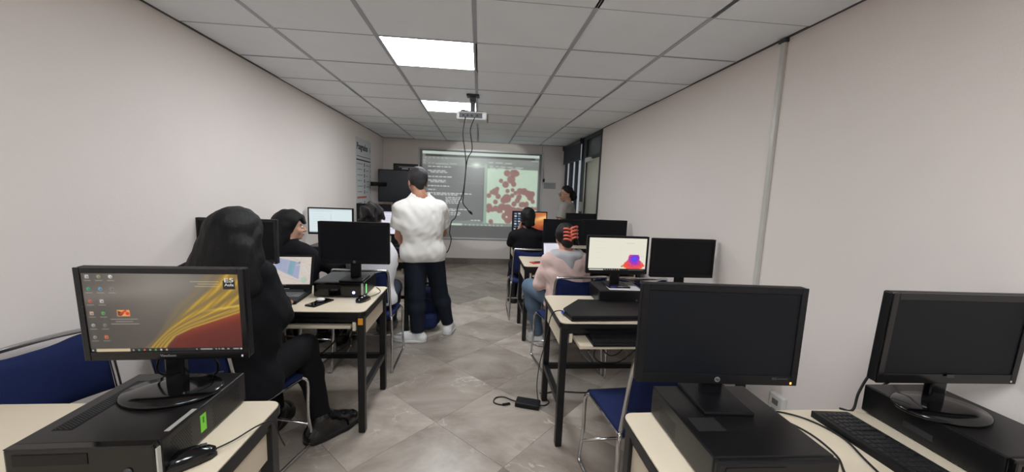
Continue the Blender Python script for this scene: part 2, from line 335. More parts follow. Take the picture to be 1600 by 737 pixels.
def projection():
    W,H=230,144; im=Img(W,H,(122,124,120)); u,v=im.U,im.V
    im.mixm(np.clip(1-np.hypot((u-.42)/.5,(v-.1)/.3),0,1)*.35,(172,182,172))
    im.rect(0,0,1,.04,(206,222,212)); im.rect(.03,.045,.96,.072,(34,36,36))
    im.rect(0,.072,1,.16,(138,144,138),.8)
    for k in range(6): im.rect(.02+.035*k,.083,.035+.035*k,.1,(196,202,196),.7)
    im.rect(.19,.085,.43,.094,(186,194,188),.6); im.rect(.93,.075,.99,.09,(196,202,196),.7)
    for a,b,vv in ((.01,.03,.12),(.01,.03,.155),(.05,.07,.155),(.08,.1,.155),(.11,.22,.16),(.23,.29,.155)): im.rect(a,vv,b,vv+.018,(190,198,190),.7)
    im.rect(0,.19,.525,.93,(106,110,110)); im.rect(.0,.93,.55,.965,(128,134,128))
    for a,b,vv in ((.05,.25,.2),(.05,.2,.255),(.07,.21,.275),(.05,.1,.335),(.11,.25,.335),(.05,.2,.385),(.07,.2,.405),(.05,.23,.46),(.05,.12,.51),(.06,.42,.555),(.1,.3,.575),(.2,.34,.61),(.2,.33,.635),(.2,.34,.66),(.2,.32,.685),(.06,.41,.77),(.1,.3,.79),(.2,.33,.82),(.2,.33,.845),(.05,.16,.875),(.42,.5,.915)):
        x=a
        while x<b:
            L=random.uniform(.012,.04); im.rect(x,vv,min(x+L,b),vv+.013,(236,240,236),.9); x+=L+.008
    im.rect(.3,.41,.52,.414,(150,156,150),.8); im.rect(.06,.415,.52,.417,(140,146,140),.6)
    im.mixm(np.exp(-(((u-.455)/.035)**2+((v-.17)/.035)**2))*.95,(236,252,236)); im.rect(.36,.175,.54,.195,(176,190,176),.7)
    im.rect(.527,.15,.55,.97,(150,176,156)); im.rect(.515,.19,.527,.93,(84,88,88),.7)
    im.rect(.55,.15,1,.2,(124,134,126))
    for a,b,vv in ((.56,.6,.115),(.62,.68,.115),(.7,.76,.12),(.57,.6,.165),(.62,.65,.165),(.66,.71,.168),(.72,.77,.17),(.79,.86,.172),(.57,.62,.19),(.64,.7,.192),(.75,.84,.192)): im.rect(a,vv,b,vv+.016,(206,216,206),.7)
    im.rect(.552,.205,.99,.955,(196,220,198)); im.mixm(((u>.552)&(u<.99)&(v>.205)&(v<.955))*np.clip(np.sin(u*61+v*23)*np.sin(v*47-u*31),0,1)*.25,(216,236,214))
    for a in ((.86,.5,.99,.32),(.8,.3,.9,.22),(.56,.92,.7,.8),(.6,.3,.7,.5)): im.line(*a,.003,(170,200,172),.7)
    bl=[(235,198,27),(300,195,35),(325,198,22),(275,250,35),(300,290,22),(225,295,28),(182,265,18),(130,360,30),(150,335,18),(100,365,18),(75,395,20),(160,400,22),(245,350,18),(292,340,16),(240,415,38),(215,430,30),(137,448,20),(290,388,18),(320,365,18),(360,350,28),(400,350,30),(440,370,30),(475,370,25),(460,400,28),(485,435,18),(355,400,24),(340,430,22),(310,460,22),(380,465,24),(415,460,30),(80,490,27),(140,505,25),(75,525,18),(200,500,40),(250,510,45),(300,530,42),(235,570,35),(260,600,34),(350,520,30),(390,520,26),(430,510,22),(480,497,18),(510,495,14),(100,620,20),(280,570,40),(330,580,40),(400,580,50),(450,560,40),(175,520,24),(110,515,20)]
    f=lambda x,y,r_:(.552+(x-55)/465*.438,.205+(y-165)/470*.75,r_/465*.438)
    ins=(u>.552)&(u<.99)&(v>.205)&(v<.955); old=im.a.copy()
    for b in bl: x,y,r_=f(*b); im.disc(x,y,r_*1.12,(172,142,126))
    for b in bl: x,y,r_=f(*b); im.disc(x,y,r_,(150,103,97))
    im.a=np.where(ins[...,None],im.a,old)
    for b in ((395,410,20),(410,425,18),(215,530,12),(245,575,10),(400,500,9)): x,y,r_=f(*b); im.disc(x,y,r_,(206,224,190))
    im.rect(0,.962,1,1.01,(132,142,134)); im.rect(.0,.97,.345,1.0,(200,222,206)); 
    for k in range(10): im.disc(.375+.035*k,.985,.007,(206,220,210),.8)
    return im

# ================================================================== THE SETTING
XL=lambda y:-1.752-.0125*y
XR,Y0,Y1,HC=1.70,-2.6,7.41,2.411
def wallbox(name,poly,z0,z1,m=WALL): return struct(MB().prism(poly,z0,z1).build(name,m))
tag(wallbox('wall_left',[(XL(Y0)-.1,Y0),(XL(Y0),Y0),(XL(Y1),Y1),(XL(Y1)-.1,Y1)],0,2.5),'smooth off-white painted wall along the left of the room')
wr=wallbox('wall_right',[(XR,Y0),(XR+.1,Y0),(XR+.1,5.22),(XR,5.22)],0,2.5); tag(wr,'off-white painted wall along the right of the room')
tag(wallbox('wall_far',[(-1.98,Y1),(XR+.1,Y1),(XR+.1,Y1+.1),(-1.98,Y1+.1)],0,2.5),'far wall that carries the projection board')
tag(wallbox('wall_near',[(-1.9,Y0-.1),(XR+.1,Y0-.1),(XR+.1,Y0),(-1.9,Y0)],0,2.5),'plain wall behind the viewpoint')
# floor with diagonal marble tiles
fl=struct(B(-2,1.9,Y0-.1,Y1+.1,-.06,-.006).build('floor',MARBLE_JOINT),'floor of polished diagonal marble tiles')
def clip(poly,a,b,c):      # keep a*x+b*y<=c
    out=[]
    for i,p in enumerate(poly):
        q=poly[(i+1)%len(poly)]; dp=a*p[0]+b*p[1]-c; dq=a*q[0]+b*q[1]-c
        if dp<=0: out.append(p)
        if dp*dq<0: t=dp/(dp-dq); out.append((p[0]+(q[0]-p[0])*t,p[1]+(q[1]-p[1])*t))
    return out
hd=.41; gap=.0012
for i in range(-9,14):
    for j in range(-9,14):
        cx=-.24+(i-j)*hd; cy=2.67+(i+j)*hd; h=hd-gap
        poly=[(cx+h,cy),(cx,cy+h),(cx-h,cy),(cx,cy-h)]
        for a,b,c in ((1,0,XR),(-1,-.0125,1.752),(0,1,Y1),(0,-1,-Y0)): poly=clip(poly,a,b,c) if poly else poly
        if len(poly)<3 or cy<Y0: continue
        MB().prism([(p[0]-cx,p[1]-cy) for p in poly],-.006,0).build('floor_tile',MARBLE,fl,loc=(cx,cy,0))
struct(B(-1.84,XR,Y1-.014,Y1,0,.115).build('baseboard_far',MARBLED),'dark marble skirting under the projection board')
struct(MB().prism([(XL(Y0),Y0),(XL(Y0)+.012,Y0),(XL(Y1)+.012,Y1-.014),(XL(Y1),Y1-.014)],0,.1).build('baseboard_left',MARBLED),'dark marble skirting along the left wall')
struct(B(XR-.012,XR,Y0,5.2,0,.1).build('baseboard_right',MARBLED),'dark marble skirting along the right wall')
# ceiling: rails and lay-in tiles
ce=struct(B(-2,1.9,Y0-.1,Y1+.1,2.46,2.5).build('ceiling',DARKV),'suspended ceiling of grey lay-in tiles')
cxs=[-1.95,-1.252,-.651,-.05,.551,1.152,1.70]
rowy=lambda j:2.463+.554*j
LIGHTS=[(0,2),(3,2),(-5,3),(-6,2)]  # last two panels are unseen, added to brighten the near room
for j in range(-10,9):
    ya,yb=rowy(j),min(rowy(j+1),Y1); ya=max(ya,Y0)
    if yb<=ya: continue
    for i in range(6):
        if (j,i) in LIGHTS: continue
        x0,x1=cxs[i],cxs[i+1]
        if i==0: x0=XL((ya+yb)/2)-.01
        sag=random.choice([0,0,0,.002,.004]); gx=random.choice([.002,.002,.002,.007])
        g2=random.choice([.003,.003,.009])
        MB().box(x0+.002,x1-gx,ya+.003,yb-g2,HC-.003-sag,HC+.012-sag).build('ceiling_tile',TILE,ce)
for x in cxs[1:-1]: B(x-.012,x+.012,Y0,Y1,HC-.007,HC-.0035).build('ceiling_rail',RAIL,ce)
for j in range(-9,9): B(XL(rowy(j))-.0,XR,rowy(j)-.006,rowy(j)+.006,HC-.006,HC-.0037).build('ceiling_rail',RAIL,ce)
struct(MB().prism([(XL(Y0),Y0),(XL(Y0)+.016,Y0),(XL(Y1)+.016,Y1),(XL(Y1),Y1)],HC-.008,HC-.002).build('trim_left',GREYM),'thin dark edge rail between left wall and ceiling')
struct(B(XR-.016,XR,Y0,5.2,HC-.008,HC-.002).build('trim_right',GREYM),'thin dark edge rail between right wall and ceiling')
struct(B(XL(Y1),XR,Y1-.014,Y1,HC-.008,HC-.002).build('trim_far',GREYM),'thin dark edge rail between far wall and ceiling')
LBL={0:'bright square ceiling light panel nearest the viewpoint in view',3:'square ceiling light panel just beyond the projector, second from the front',-5:'square ceiling light panel overhead, out of frame just above the first desks',-6:'square ceiling light panel at the near end of the room, behind the viewpoint'}
for j,i in LIGHTS:
    t=thing('ceiling_light',LBL[j],'light',((cxs[i]+cxs[i+1])/2,(rowy(j)+rowy(j+1))/2,HC),0,'ceiling light panels')
    hx,hy=.30,.277
    MB().box(-hx+.014,hx-.014,-hy+.012,hy-.012,-.002,.004).build('diffuser',DIFF,t)
    f=MB()
    for a in (-1,1): f.box(a*hx-.014*(a>0),a*hx+.014*(a<0),-hy,hy,-.0055,.01); f.box(-hx+.014,hx-.014,a*hy-.012*(a>0),a*hy+.012*(a<0),-.0055,.01)
    f.build('frame',WHITEP,t)
# conduit on the right wall, outlet
cd=MB().box(XR-.02,XR,2.055,2.085,0.1,HC-.008,.004).build('trim_conduit',mat('conduit_white',(208,206,200),.3)); struct(cd,'white vertical cable duct on the right wall')
B(XR-.028,XR+.0,2.045,2.095,HC-.03,HC-.008,.003).build('duct_cap',GREYM,cd)
t=thing('wall_outlet','white double power outlet low on the right wall behind the first desk','outlet',(XR,1.80,.36))
B(-.03,0,-.045,.045,-.07,.07,.006).build('cover_plate',WHITEP,t)
for dz in (-.025,.03): B(-.033,-.03,-.02,.02,dz-.015,dz+.015,.002).build('socket',mat('outlet_grey',(120,118,112),.5),t)
# door and window band at the end of the right wall
dr=struct(B(XR+.012,XR+.05,5.25,5.93,0.0,2.03).build('door_1',DOORC),'pale cream door with a grey transom at the end of the right wall')
f=B(XR-.012,XR+.07,5.205,5.25,0,HC-.01); f.build('frame',NAVY,dr); B(XR-.012,XR+.07,5.93,6.09,0,HC-.01).build('frame',NAVY,dr)
B(XR-.012,XR+.07,5.25,5.93,2.03,2.08).build('frame',NAVY,dr); B(XR-.012,XR+.07,5.25,5.93,2.34,HC-.01).build('frame',NAVY,dr)
B(XR+.02,XR+.03,5.25,5.93,2.08,2.34).build('transom_pane',TRANS,dr)
B(XR-.05,XR+.012,5.62,5.86,1.985,2.05,.006).build('door_closer',WHITEP,dr); B(XR-.018,XR-.01,5.915,5.955,0,2.03).build('door_edge',ALU,dr)
B(XR-.05,XR-.012,5.96,6.05,1.20,1.36,.006).build('lock_box',WHITEP,dr)
wn=struct(B(XR+.03,XR+.04,6.09,Y1,0.1,HC-.02).build('window_1',FROST),'tall dark-framed interior window beyond the cream door')
B(XR-.012,XR+.07,6.09,Y1,0,.1).build('sill',NAVY,wn); B(XR-.012,XR+.07,6.09,Y1,2.33,HC-.01).build('head_rail',NAVY,wn)
for y,wd in ((6.16,.1),(6.55,.09),(6.95,.16),(7.35,.06)): B(XR-.012,XR+.07,y-wd/2,y+wd/2,.1,2.33).build('mullion',NAVY,wn)
B(XR-.012,XR+.07,6.09,Y1,.9,.96).build('transom_bar',NAVY,wn)
t=thing('roller_blind','dark grey roller blind half lowered over the window beside the door','blind',(XR-.05,6.76,2.06))
B(-.004,.004,-.62,.62,0,.27).build('cloth',BLIND,t); MB().tube([(0,-.64,.29),(0,.64,.29)],.028,12).build('roller',NAVY,t); B(-.01,.01,-.62,.62,-.02,0.0,.003).build('bottom_bar',NAVY,t)
for s in (-1,1): B(-.02,.036,s*.64-.006,s*.64+.006,.25,.335).build('bracket',NAVY,t)

# ------------------------------------------------------------------ far wall: board with projected picture, sign, frame, TV
t=thing('projection_board','large white board on the far wall showing projected code and a blotched green map','board',(0.03,Y1,1.38))
B(-1.2,1.2,-.02,0,-.86,.86,.003).build('board_panel',mat('white_board',(150,150,149),.35,var=.02),t)
f=MB(); f.box(-1.215,-1.185,-.03,0,-.875,.875); f.box(1.185,1.215,-.03,0,-.875,.875); f.box(-1.185,1.185,-.03,0,.845,.875); f.box(-1.185,1.185,-.034,0,-.875,-.845)
f.build('frame',ALU,t)
picture('projected_picture',projection(),2.27,1.42,t,y=-.0225,z=.105,m=PROJM)
B(-1.0,1.0,-.05,-.034,-.872,-.86).build('pen_ledge',ALU,t)
t=thing('wall_sign','pale grey paper sign on the far wall right of the board','sign',(1.40,Y1,1.62))
B(-.12,.12,-.006,0,-.06,.06).build('sheet',mat('grey_paper',(172,173,174),.7),t)
for k in range(3): B(-.09,.09-.02*k,-.0065,-.006,.03-.03*k,.036-.03*k).build('print_line',mat('grey_print',(140,140,142),.7),t)
t=thing('hanging_switch','small black switch hanging on a thin cord right of the board','switch',(1.275,Y1,1.72))
MB().tube(smoothpath([(-.06,-.004,.66),(-.05,-.006,.4),(-.02,-.006,.2),(.005,-.008,.03)]),.003,6).build('cord',mat('grey_cord',(120,120,122),.6),t,True); B(-.016,.016,-.022,0,-.03,.03,.005).build('body',BLKP,t)
t=thing('wall_television','black flat television on a wall arm in the far left corner','television',(-1.50,6.95,1.50),R(8))
B(-.31,.31,-.02,.02,-.29,.29,.008).build('housing',BLKP,t); B(-.295,.295,-.022,-.0195,-.27,.275).build('screen',mat('tv_glass',(44,52,60),.2,var=.05),t)
B(-.2,.2,.02,.05,-.2,.2,.01).build('back_cover',BLKP,t)
t2=MB().box(-.026,.026,0,.72,-.035,.035,.006,).build('arm',BLKP,t); t2.location=(-.335,-.62,.02); t2.rotation_euler=(0,0,R(-14))
B(-.06,.06,-.005,.02,-.49,-.29).build('lower_bracket',GREYM,t)
t=thing('framed_notice','dark framed notice on the far wall behind the television','picture frame',(-1.39,Y1,1.76))
B(-.26,.26,-.02,0,-.17,.17,.004).build('frame',BLKM,t); B(-.24,.24,-.022,-.0195,-.15,.15).build('print',mat('notice_print',(60,62,66),.4,var=.3,scale=9),t)
for k,(a,b) in enumerate([(-.16,.14),(-.1,.02),(.05,.16)]): B(a,b,-.0226,-.022,.1-.035*(k>0),.112-.035*(k>0)+.01*(k>0)).build('print_line',PAPER,t)
# poster on the left wall
px=XL(6.0)+.001
t=thing('wall_poster','tall white poster headed Posgrados on the left wall','poster',(px-.0019,6.14,1.60),R(-90)+.0125)
# local: x -> along wall towards far end is -x after rotation; build with x to the viewer's right
t.rotation_euler=(0,0,R(90)+.0125)
B(-.40,.40,-.004,0,-.62,.60).build('sheet',mat('poster_paper',(214,216,218),.6,var=.02),t)
INK=mat('poster_ink',(44,48,58),.7); INKG=mat('poster_grey',(138,142,148),.7); INKO=mat('poster_orange',(196,110,90),.7)
TX=lambda x,y,z:Matrix.Translation((x,y,z))@Matrix.Rotation(R(90),4,'X')
text('heading','Posgrados',.135,INK,t,TX(-.36,-.0045,.47),bold=.005)
text('emblem','&',.12,INKG,t,TX(.30,-.0045,.47))
B(-.36,.36,-.0046,-.004,.32,.335).build('rule',INKG,t); B(-.38,.36,-.0046,-.004,.265,.285).build('rule',INK,t)
r_=MB(); g=MB()
for k in range(10):
    z=.21-.085*k
    if k==6: B(-.36,.12,-.0046,-.004,z-.01,z+.02).build('colour_bar',INKO,t); continue
    r_.box(.0,.035,-.0046,-.004,z-.03,z+.03); g.box(-.34,-.08-.04*(k%2),-.0046,-.004,z,z+.012); g.box(.1,.3-.05*(k%3),-.0046,-.004,z-.01,z+.003); r_.box(.345,.36,-.0046,-.004,z-.03,z+.03)
tag(r_.build('print_marks',INK,t),kind='stuff'); tag(g.build('print_lines',INKG,t),kind='stuff')

# ------------------------------------------------------------------ projector on the ceiling
t=thing('projector','silver white video projector hanging from a ceiling mount','projector',(-.085,3.78,2.20),R(-3))
B(-.145,.145,-.11,.11,-.045,.03,.012).build('housing',mat('projector_shell',(208,208,206),.35),t)
B(-.12,.10,-.112,-.108,-.03,.018,.002).build('port_panel',GREYM,t)
for x in (-.09,-.05,-.01,.04): B(x,x+.022,-.1145,-.112,-.018,.002).build('port',BLKP,t)
B(-.15,-.144,-.07,.05,-.03,.01).build('side_vent',GREYM,t); B(.144,.15,-.08,.08,-.035,.02).build('side_vent',GREYM,t)
MB().tube([(.05,.105,-.005),(.05,.125,-.005)],.032,16).build('lens',GLOSS,t)
B(-.06,.06,-.05,.05,.03,.045,.003).build('mount_plate',GREYM,t)
for s in (-1,1): MB().tube([(0,0,.045),(s*.10,s*.03,.052),(s*.125,s*.05,.03)],.008,6).build('mount_arm',GREYM,t)
B(-.022,.022,-.022,.022,.045,.15,.005).build('mount_pole',GREYM,t); MB().prism([(-.03,-.03),(.03,-.03),(.03,.03),(-.03,.03)],.15,.19).build('mount_collar',GREYM,t)
B(-.06,.06,-.05,.05,.188,.204,.003).build('ceiling_plate',GREYM,t)
_l=bpy.data.lights.new('projector_lamp','SPOT'); _l.energy=32; _l.spot_size=R(36); _l.spot_blend=.15; _l.shadow_soft_size=.02; _l.color=(.93,1,.96)
_o=link('projector_lamp',_l,t,(.05,.16,-.005)); _o.rotation_euler=Vector((.03-.05,3.45,-.70)).to_track_quat('-Z','Y').to_euler()
cable('black video cable hanging from the projector, loose end with a plug above the aisle',[(-.15,3.67,2.18),(-.17,3.66,2.02),(-.145,3.66,1.84),(-.135,3.66,1.70),(-.15,3.66,1.45),(-.155,3.66,1.36),(-.10,3.66,1.29)],.005)
cable('long black cable hanging from the projector down behind the man in white',[(-.06,3.67,2.18),(-.10,3.67,2.06),(-.08,3.68,1.88),(-.125,3.68,1.77),(-.155,3.68,1.48),(-.20,3.68,1.34),(-.225,3.68,1.22),(-.265,3.68,1.17),(-.28,3.68,1.06),(-.265,3.69,.99),(-.30,3.70,.87),(-.36,3.72,.845)],.005)
t=thing('cable_plug','black plug at the loose end of the hanging projector cable','plug',(-.10,3.66,1.29))
MB().tube([(0,0,0),(.03,0,-.03)],[.010,.012],8).build('shell',BLKP,t,True); MB().tube([(.03,0,-.03),(.04,0,-.04)],.007,8).build('tip',GREYM,t)

# ================================================================== FURNITURE
ZT=.77
def rrect(x0,x1,y0,y1,r,n=4):
    out=[]
    for cx,cy,a in ((x1-r,y1-r,0),(x0+r,y1-r,90),(x0+r,y0+r,180),(x1-r,y0+r,270)):
        for k in range(n+1): an=R(a+90*k/n); out.append((cx+r*math.cos(an),cy+r*math.sin(an)))
    return out
def desk(label,x0,x1,y0,y1,aisle,tray=0.,sticker=False):
    cx,cy=(x0+x1)/2,(y0+y1)/2; w,d=x1-x0,y1-y0
    t=thing('computer_desk',label,'desk',(cx,cy,0),0,'computer desks'); X0,X1,Y0_,Y1_=-w/2,w/2,-d/2,d/2
    MB().prism(rrect(X0+.004,X1-.004,Y0_+.004,Y1_-.004,.035),ZT-.018,ZT).build('desktop',CREAM,t)
    MB().prism(rrect(X0,X1,Y0_,Y1_,.038),ZT-.03,ZT-.004).build('edge_band',BLKM,t)
    L=.04; i=.012
    lx=(X0+i,X1-i-L); ly=(Y0_+i+.01,Y1_-i-L-.01)
    for x in lx:
        for y in ly: l=B(x,x+L,y,y+L,0.004,ZT-.03,.003).build('leg',BLKM,t); B(x+.004,x+L-.004,y+.004,y+L-.004,0,.006).build('foot_cap',BLKP,l)
    for y in ly: B(lx[0]+L,lx[1],y+.005,y+L-.005,ZT-.07,ZT-.03).build('rail',BLKM,t)
    for x in lx: B(x+.005,x+L-.005,ly[0]+L,ly[1],ZT-.065,ZT-.03).build('rail',BLKM,t)
    for x in lx: B(x+.004,x+L-.004,ly[0]+L,ly[1],.245,.28).build('stretcher',BLKM,t)
    B(lx[0]+L,lx[1],ly[1]+.004,ly[1]+L-.004,.245,.28).build('stretcher',BLKM,t)
    for x in lx: B(x+.012,x+.024,ly[0]+L,ly[1],.60,ZT-.065).build('side_panel',CREAM,t)
    # sliding keyboard shelf
    b0=lx[0]+L+.01; b1=lx[1]-.01
    s=B(b0+.03,b1-.03,Y0_+.035-tray,Y1_-.16-tray,.655,.675,.003).build('keyboard_shelf',CREAM,t)
    for x in (b0,b1-.018): B(x,x+.018,Y0_+.03,Y1_-.1,.645,ZT-.03).build('shelf_bracket',CREAM,t)
    if sticker:
        q=B(lx[1]+.006,lx[1]+L-.006,ly[0]-.0015,ly[0],.685,.725).build('sticker',ORANGE,t); q['label']='small orange inventory sticker'
    return t
desk('cream desk at bottom left carrying the lit monitor with yellow and red wallpaper',-1.755,-.635,.66,1.235,1)
desk('cream desk on the left where the long-haired woman works, orange sticker on its leg',-1.765,-.64,2.14,2.715,1,0,True)
desk('cream desk on the left, third from the front, beside the standing man',-1.78,-.66,3.62,4.195,1)
desk('cream desk on the left nearest the projection board',-1.79,-.67,5.02,5.595,1)
desk('cream desk at bottom right carrying two switched-off monitors',.495,1.665,.56,1.135,0)
desk('cream desk on the right with the pulled-out keyboard shelf and purple heat map monitor',.475,1.66,1.975,2.54,0,.12)
desk('cream desk on the right where the girl in pink sits, red phone on it',.455,1.66,3.53,4.105,0)
desk('cream desk on the right nearest the board, in front of the person in black',.455,1.66,4.78,5.355,0)

def chair(label,x,y,rz,first=[None]):
    if first[0] is None:
        t=thing('stacking_chair',label,'chair',(x,y,0),rz,'blue stacking chairs'); first[0]=t
        bm=MB()
        # seat: rounded slab with a waterfall front
        n=9; prof=[]
        for k in range(n): u=k/(n-1); prof.append((-.20+.41*u, .462-.035*max(0,(u-.7)/.3)**2-.006*math.sin(math.pi*u)))
        for side in (0,1):
            pass
        vs=[];fs=[]
        xs=[-.215,-.205,-.1,0,.1,.205,.215]
        for kx,xx in enumerate(xs):
            dz=-.012 if kx in (0,6) else 0
            for yy,zz in prof: vs.append((xx,yy,zz+dz))
            for yy,zz in prof: vs.append((xx,yy,zz-.034-dz))
        m=2*n
        for a in range(6):
            for k in range(n-1):
                fs.append((a*m+k,(a+1)*m+k,(a+1)*m+k+1,a*m+k+1)); fs.append((a*m+n+k,a*m+n+k+1,(a+1)*m+n+k+1,(a+1)*m+n+k))
            fs.append((a*m,a*m+n,(a+1)*m+n,(a+1)*m)); fs.append((a*m+n-1,(a+1)*m+n-1,(a+1)*m+2*n-1,a*m+2*n-1))
        for k in range(n-1): fs.append((k,k+1,n+k+1,n+k)); o=6*m; fs.append((o+k,o+n+k,o+n+k+1,o+k+1))
        MB().add(vs,fs).build('seat',BLUE,t,True)
        # backrest, bowed, top edge scooped in the middle below the tube
        def back_pt(x,v): 
            top=.835-.022*math.exp(-(x/.11)**4); z=.575+(top-.575)*v
            return (x,-.215-.06*(z-.5)/.34-.035*(1-(x/.2)**2),z)
        vs=[];fs=[];nx,nz=15,7
        for sgn in (0,1):
            for k in range(nz):
                for i in range(nx):
                    xx=-.2+.4*i/(nx-1); p=back_pt(xx,k/(nz-1)); ed=.5 if (i in(0,nx-1) or k in(0,nz-1)) else 1
                    vs.append((p[0],p[1]+(.014 if sgn else -.014)*ed,p[2]))
        I=lambda s_,k,i:s_*nx*nz+k*nx+i
        for k in range(nz-1):
            for i in range(nx-1):
                fs.append((I(0,k,i),I(0,k,i+1),I(0,k+1,i+1),I(0,k+1,i))); fs.append((I(1,k,i),I(1,k+1,i),I(1,k+1,i+1),I(1,k,i+1)))
        for i in range(nx-1): fs.append((I(0,0,i),I(1,0,i),I(1,0,i+1),I(0,0,i+1))); fs.append((I(0,nz-1,i),I(0,nz-1,i+1),I(1,nz-1,i+1),I(1,nz-1,i)))
        for k in range(nz-1): fs.append((I(0,k,0),I(0,k+1,0),I(1,k+1,0),I(1,k,0))); fs.append((I(0,k,nx-1),I(1,k,nx-1),I(1,k+1,nx-1),I(0,k+1,nx-1)))
        MB().add(vs,fs).build('backrest',BLUE,t,True)
        fr=[(-.215,-.20,.44),(-.215,-.22,.55),(-.212,-.262,.78),(-.205,-.275,.835),(-.19,-.28,.846),(-.1,-.303,.85),(0,-.31,.85),(.1,-.303,.85),(.19,-.28,.846),(.205,-.275,.835),(.212,-.262,.78),(.215,-.22,.55),(.215,-.20,.44)]
        MB().tube(smoothpath(fr,3),.0105,8).build('back_frame',CHROME,t,True)
        for s in (-1,1):
            lp=[(s*.20,.17,.425),(s*.222,.19,.405),(s*.228,.195,.36),(s*.232,.185,.2),(s*.236,.21,.04),(s*.237,.19,.012),(s*.237,.15,.011),(s*.237,-.2,.011),(s*.237,-.24,.014),(s*.236,-.252,.045),(s*.226,-.215,.42),(s*.216,-.205,.445)]
            MB().tube(smoothpath(lp,4),.0105,8).build('leg',CHROME,t,True)
            MB().tube([(s*.207,-.19,.43),(s*.207,.17,.415)],.009,8).build('seat_rail',CHROME,t,True)
        MB().tube([(-.232,.187,.14),(.232,.187,.14)],.008,8).build('stretcher',CHROME,t,True)
        MB().tube([(-.207,-.12,.424),(.207,-.12,.424)],.008,8).build('stretcher',CHROME,t,True)
        return t
    t=copy_tree(first[0]); t.location=(x,y,0); t.rotation_euler=(0,0,rz); t['label']=label; return t
chair('blue chair turned sideways with its back to the left wall, behind the first left desk',-1.405,1.43,R(-105))
chair('blue chair under the woman with long black hair',-1.203,1.934,R(-15))
chair('blue chair at left whose back shows beside the standing man',-.90,3.17,R(0))
chair('blue chair under the woman in black with a fringe, by the left wall',-1.50,3.10,R(-12))
chair('empty blue chair facing the right desk with the pulled-out keyboard shelf',.85,1.69,R(4))
chair('blue chair under the girl in the pink jacket',.78,3.06,R(8))
chair('empty blue chair behind the monitor that shows the purple heat map',1.30,3.05,R(0))
chair('blue chair under the person dressed in black, nearest the board on the right',.62,4.40,R(0))

# ------------------------------------------------------------------ devices
def tower(label,x,y,z,rz=0,w=.315,d=.34,h=.095,kind='plain'):
    t=thing('desktop_computer',label,'computer',(x,y,z),rz,'desktop computers'); X,Y=w/2,d/2
    B(-X,X,-Y+.018,Y,.006,h,.004).build('case',CASE,t)
    f=MB().box(-X+.001,X-.001,-Y,-Y+.02,.006,h-.001,.006).build('front_panel',GLOSS if kind!='plain' else BLKP,t)
    B(-X+.02,X*.1,-Y-.0015,-Y,h*.58,h*.86,.0006).build('drive_bay',BLKP,f)
    b=MB().tube([(X*.62,-Y-.003,h*.35),(X*.62,-Y,h*.35)],.009,12).build('power_button',LEDB if kind=='hp' else GREYM,f,True)
    for k in range(2): B(-X*.1+.02*k-.004,-X*.1+.02*k+.004,-Y-.001,-Y,h*.62,h*.72).build('port',SILV,f)
    for sx in (-1,1):
        for sy in (-1,1): MB().tube([(sx*(X-.03),sy*(Y-.04),0),(sx*(X-.03),sy*(Y-.04),.007)],.012,8).build('foot',BLKP,t)
    return t,X,Y,h
def vent(parent,o,du,dv,nu,nv,su,sv,n,r=.0016,m=None):
    g=MB(); o,du,dv,n=[np.array(a,float) for a in (o,du,dv,n)]
    for i in range(nu):
        for j in range(nv):
            c=o+du*(i+.5*(j%2))*su+dv*j*sv; vs=[]
            for nn in (0,1):
                for k in range(4): a=math.pi/2*k; vs.append(tuple(c+(du*math.cos(a)+dv*math.sin(a))*r+n*.0004*nn))
            g.add(vs,[(4,5,6,7),(0,1,5,4),(1,2,6,5),(2,3,7,6),(3,0,4,7)])
    return tag(g.build('vent_holes',m or DARKV,parent),kind='stuff')
HOLE=mat('vent_hole',(6,6,6),.9)
# first left tower
t,X,Y,h=tower('wide black desktop computer lying at bottom left with a green sticker on its side',-.912,1.055,ZT,R(1),.318,.355,.10,'gloss')
q=B(X,X+.0008,-.03,-.008,.028,.078).build('sticker',GREEN,t); q['label']='green sticker with a small dark mark'
B(X+.0008,X+.001,-.022,-.016,.052,.070).build('print_mark',mat('sticker_print',(60,130,40),.6),q)
vent(t,(X,-.13,.012),(0,1,0),(0,0,1),11,12,.0062,.0062,(1,0,0),.0018,HOLE); vent(t,(X,.02,.012),(0,1,0),(0,0,1),20,12,.0062,.0062,(1,0,0),.0018,HOLE)
B(-X+.035,-X+.08,-.11,.13,h,h+.0006).build('vent_recess',HOLE,t); vent(t,(-X+.04,-.105,h+.0006),(0,1,0),(1,0,0),36,6,.0064,.0062,(0,0,1),.0017,GREYM)
B(X-.018,X-.006,-.125,-.03,h,h+.0008).build('logo_strip',SILV,t); B(X-.006,X+.0015,-Y+.004,-Y+.016,.01,h-.012,.001).build('trim_strip',SILV,t)
MB().prism([(-X+.005,-Y-.0008),(X-.005,-Y-.0008),(X-.005,-Y+.018),(-X+.005,-Y+.018)],h-.0015,h+.001).build('front_lip',GLOSS,t)
# second left
t,X,Y,h=tower('black desktop computer with a blue glowing button beside the open laptop',-.888,2.575,ZT,R(0),.31,.31,.10,'hp')
B(X-.012,X+.001,-Y-.001,-Y+.004,.01,h-.008).build('trim_strip',SILV,t); q=B(X,X+.0008,-.09,-.082,.015,.075).build('side_light',LEDG,t)
tower('black desktop computer under the switched-off monitor against the left wall',-1.575,2.60,ZT,0,.30,.20,.10)
tower('black desktop computer under the lit spreadsheet monitor at the left wall',-1.55,3.98,ZT,0,.31,.34,.10)
tower('black desktop computer beside the standing man, under the white screen',-.90,4.0,ZT,0,.31,.34,.10)
tower('black desktop computer on the left desk nearest the board',-1.45,5.36,ZT,0,.31,.34,.10)
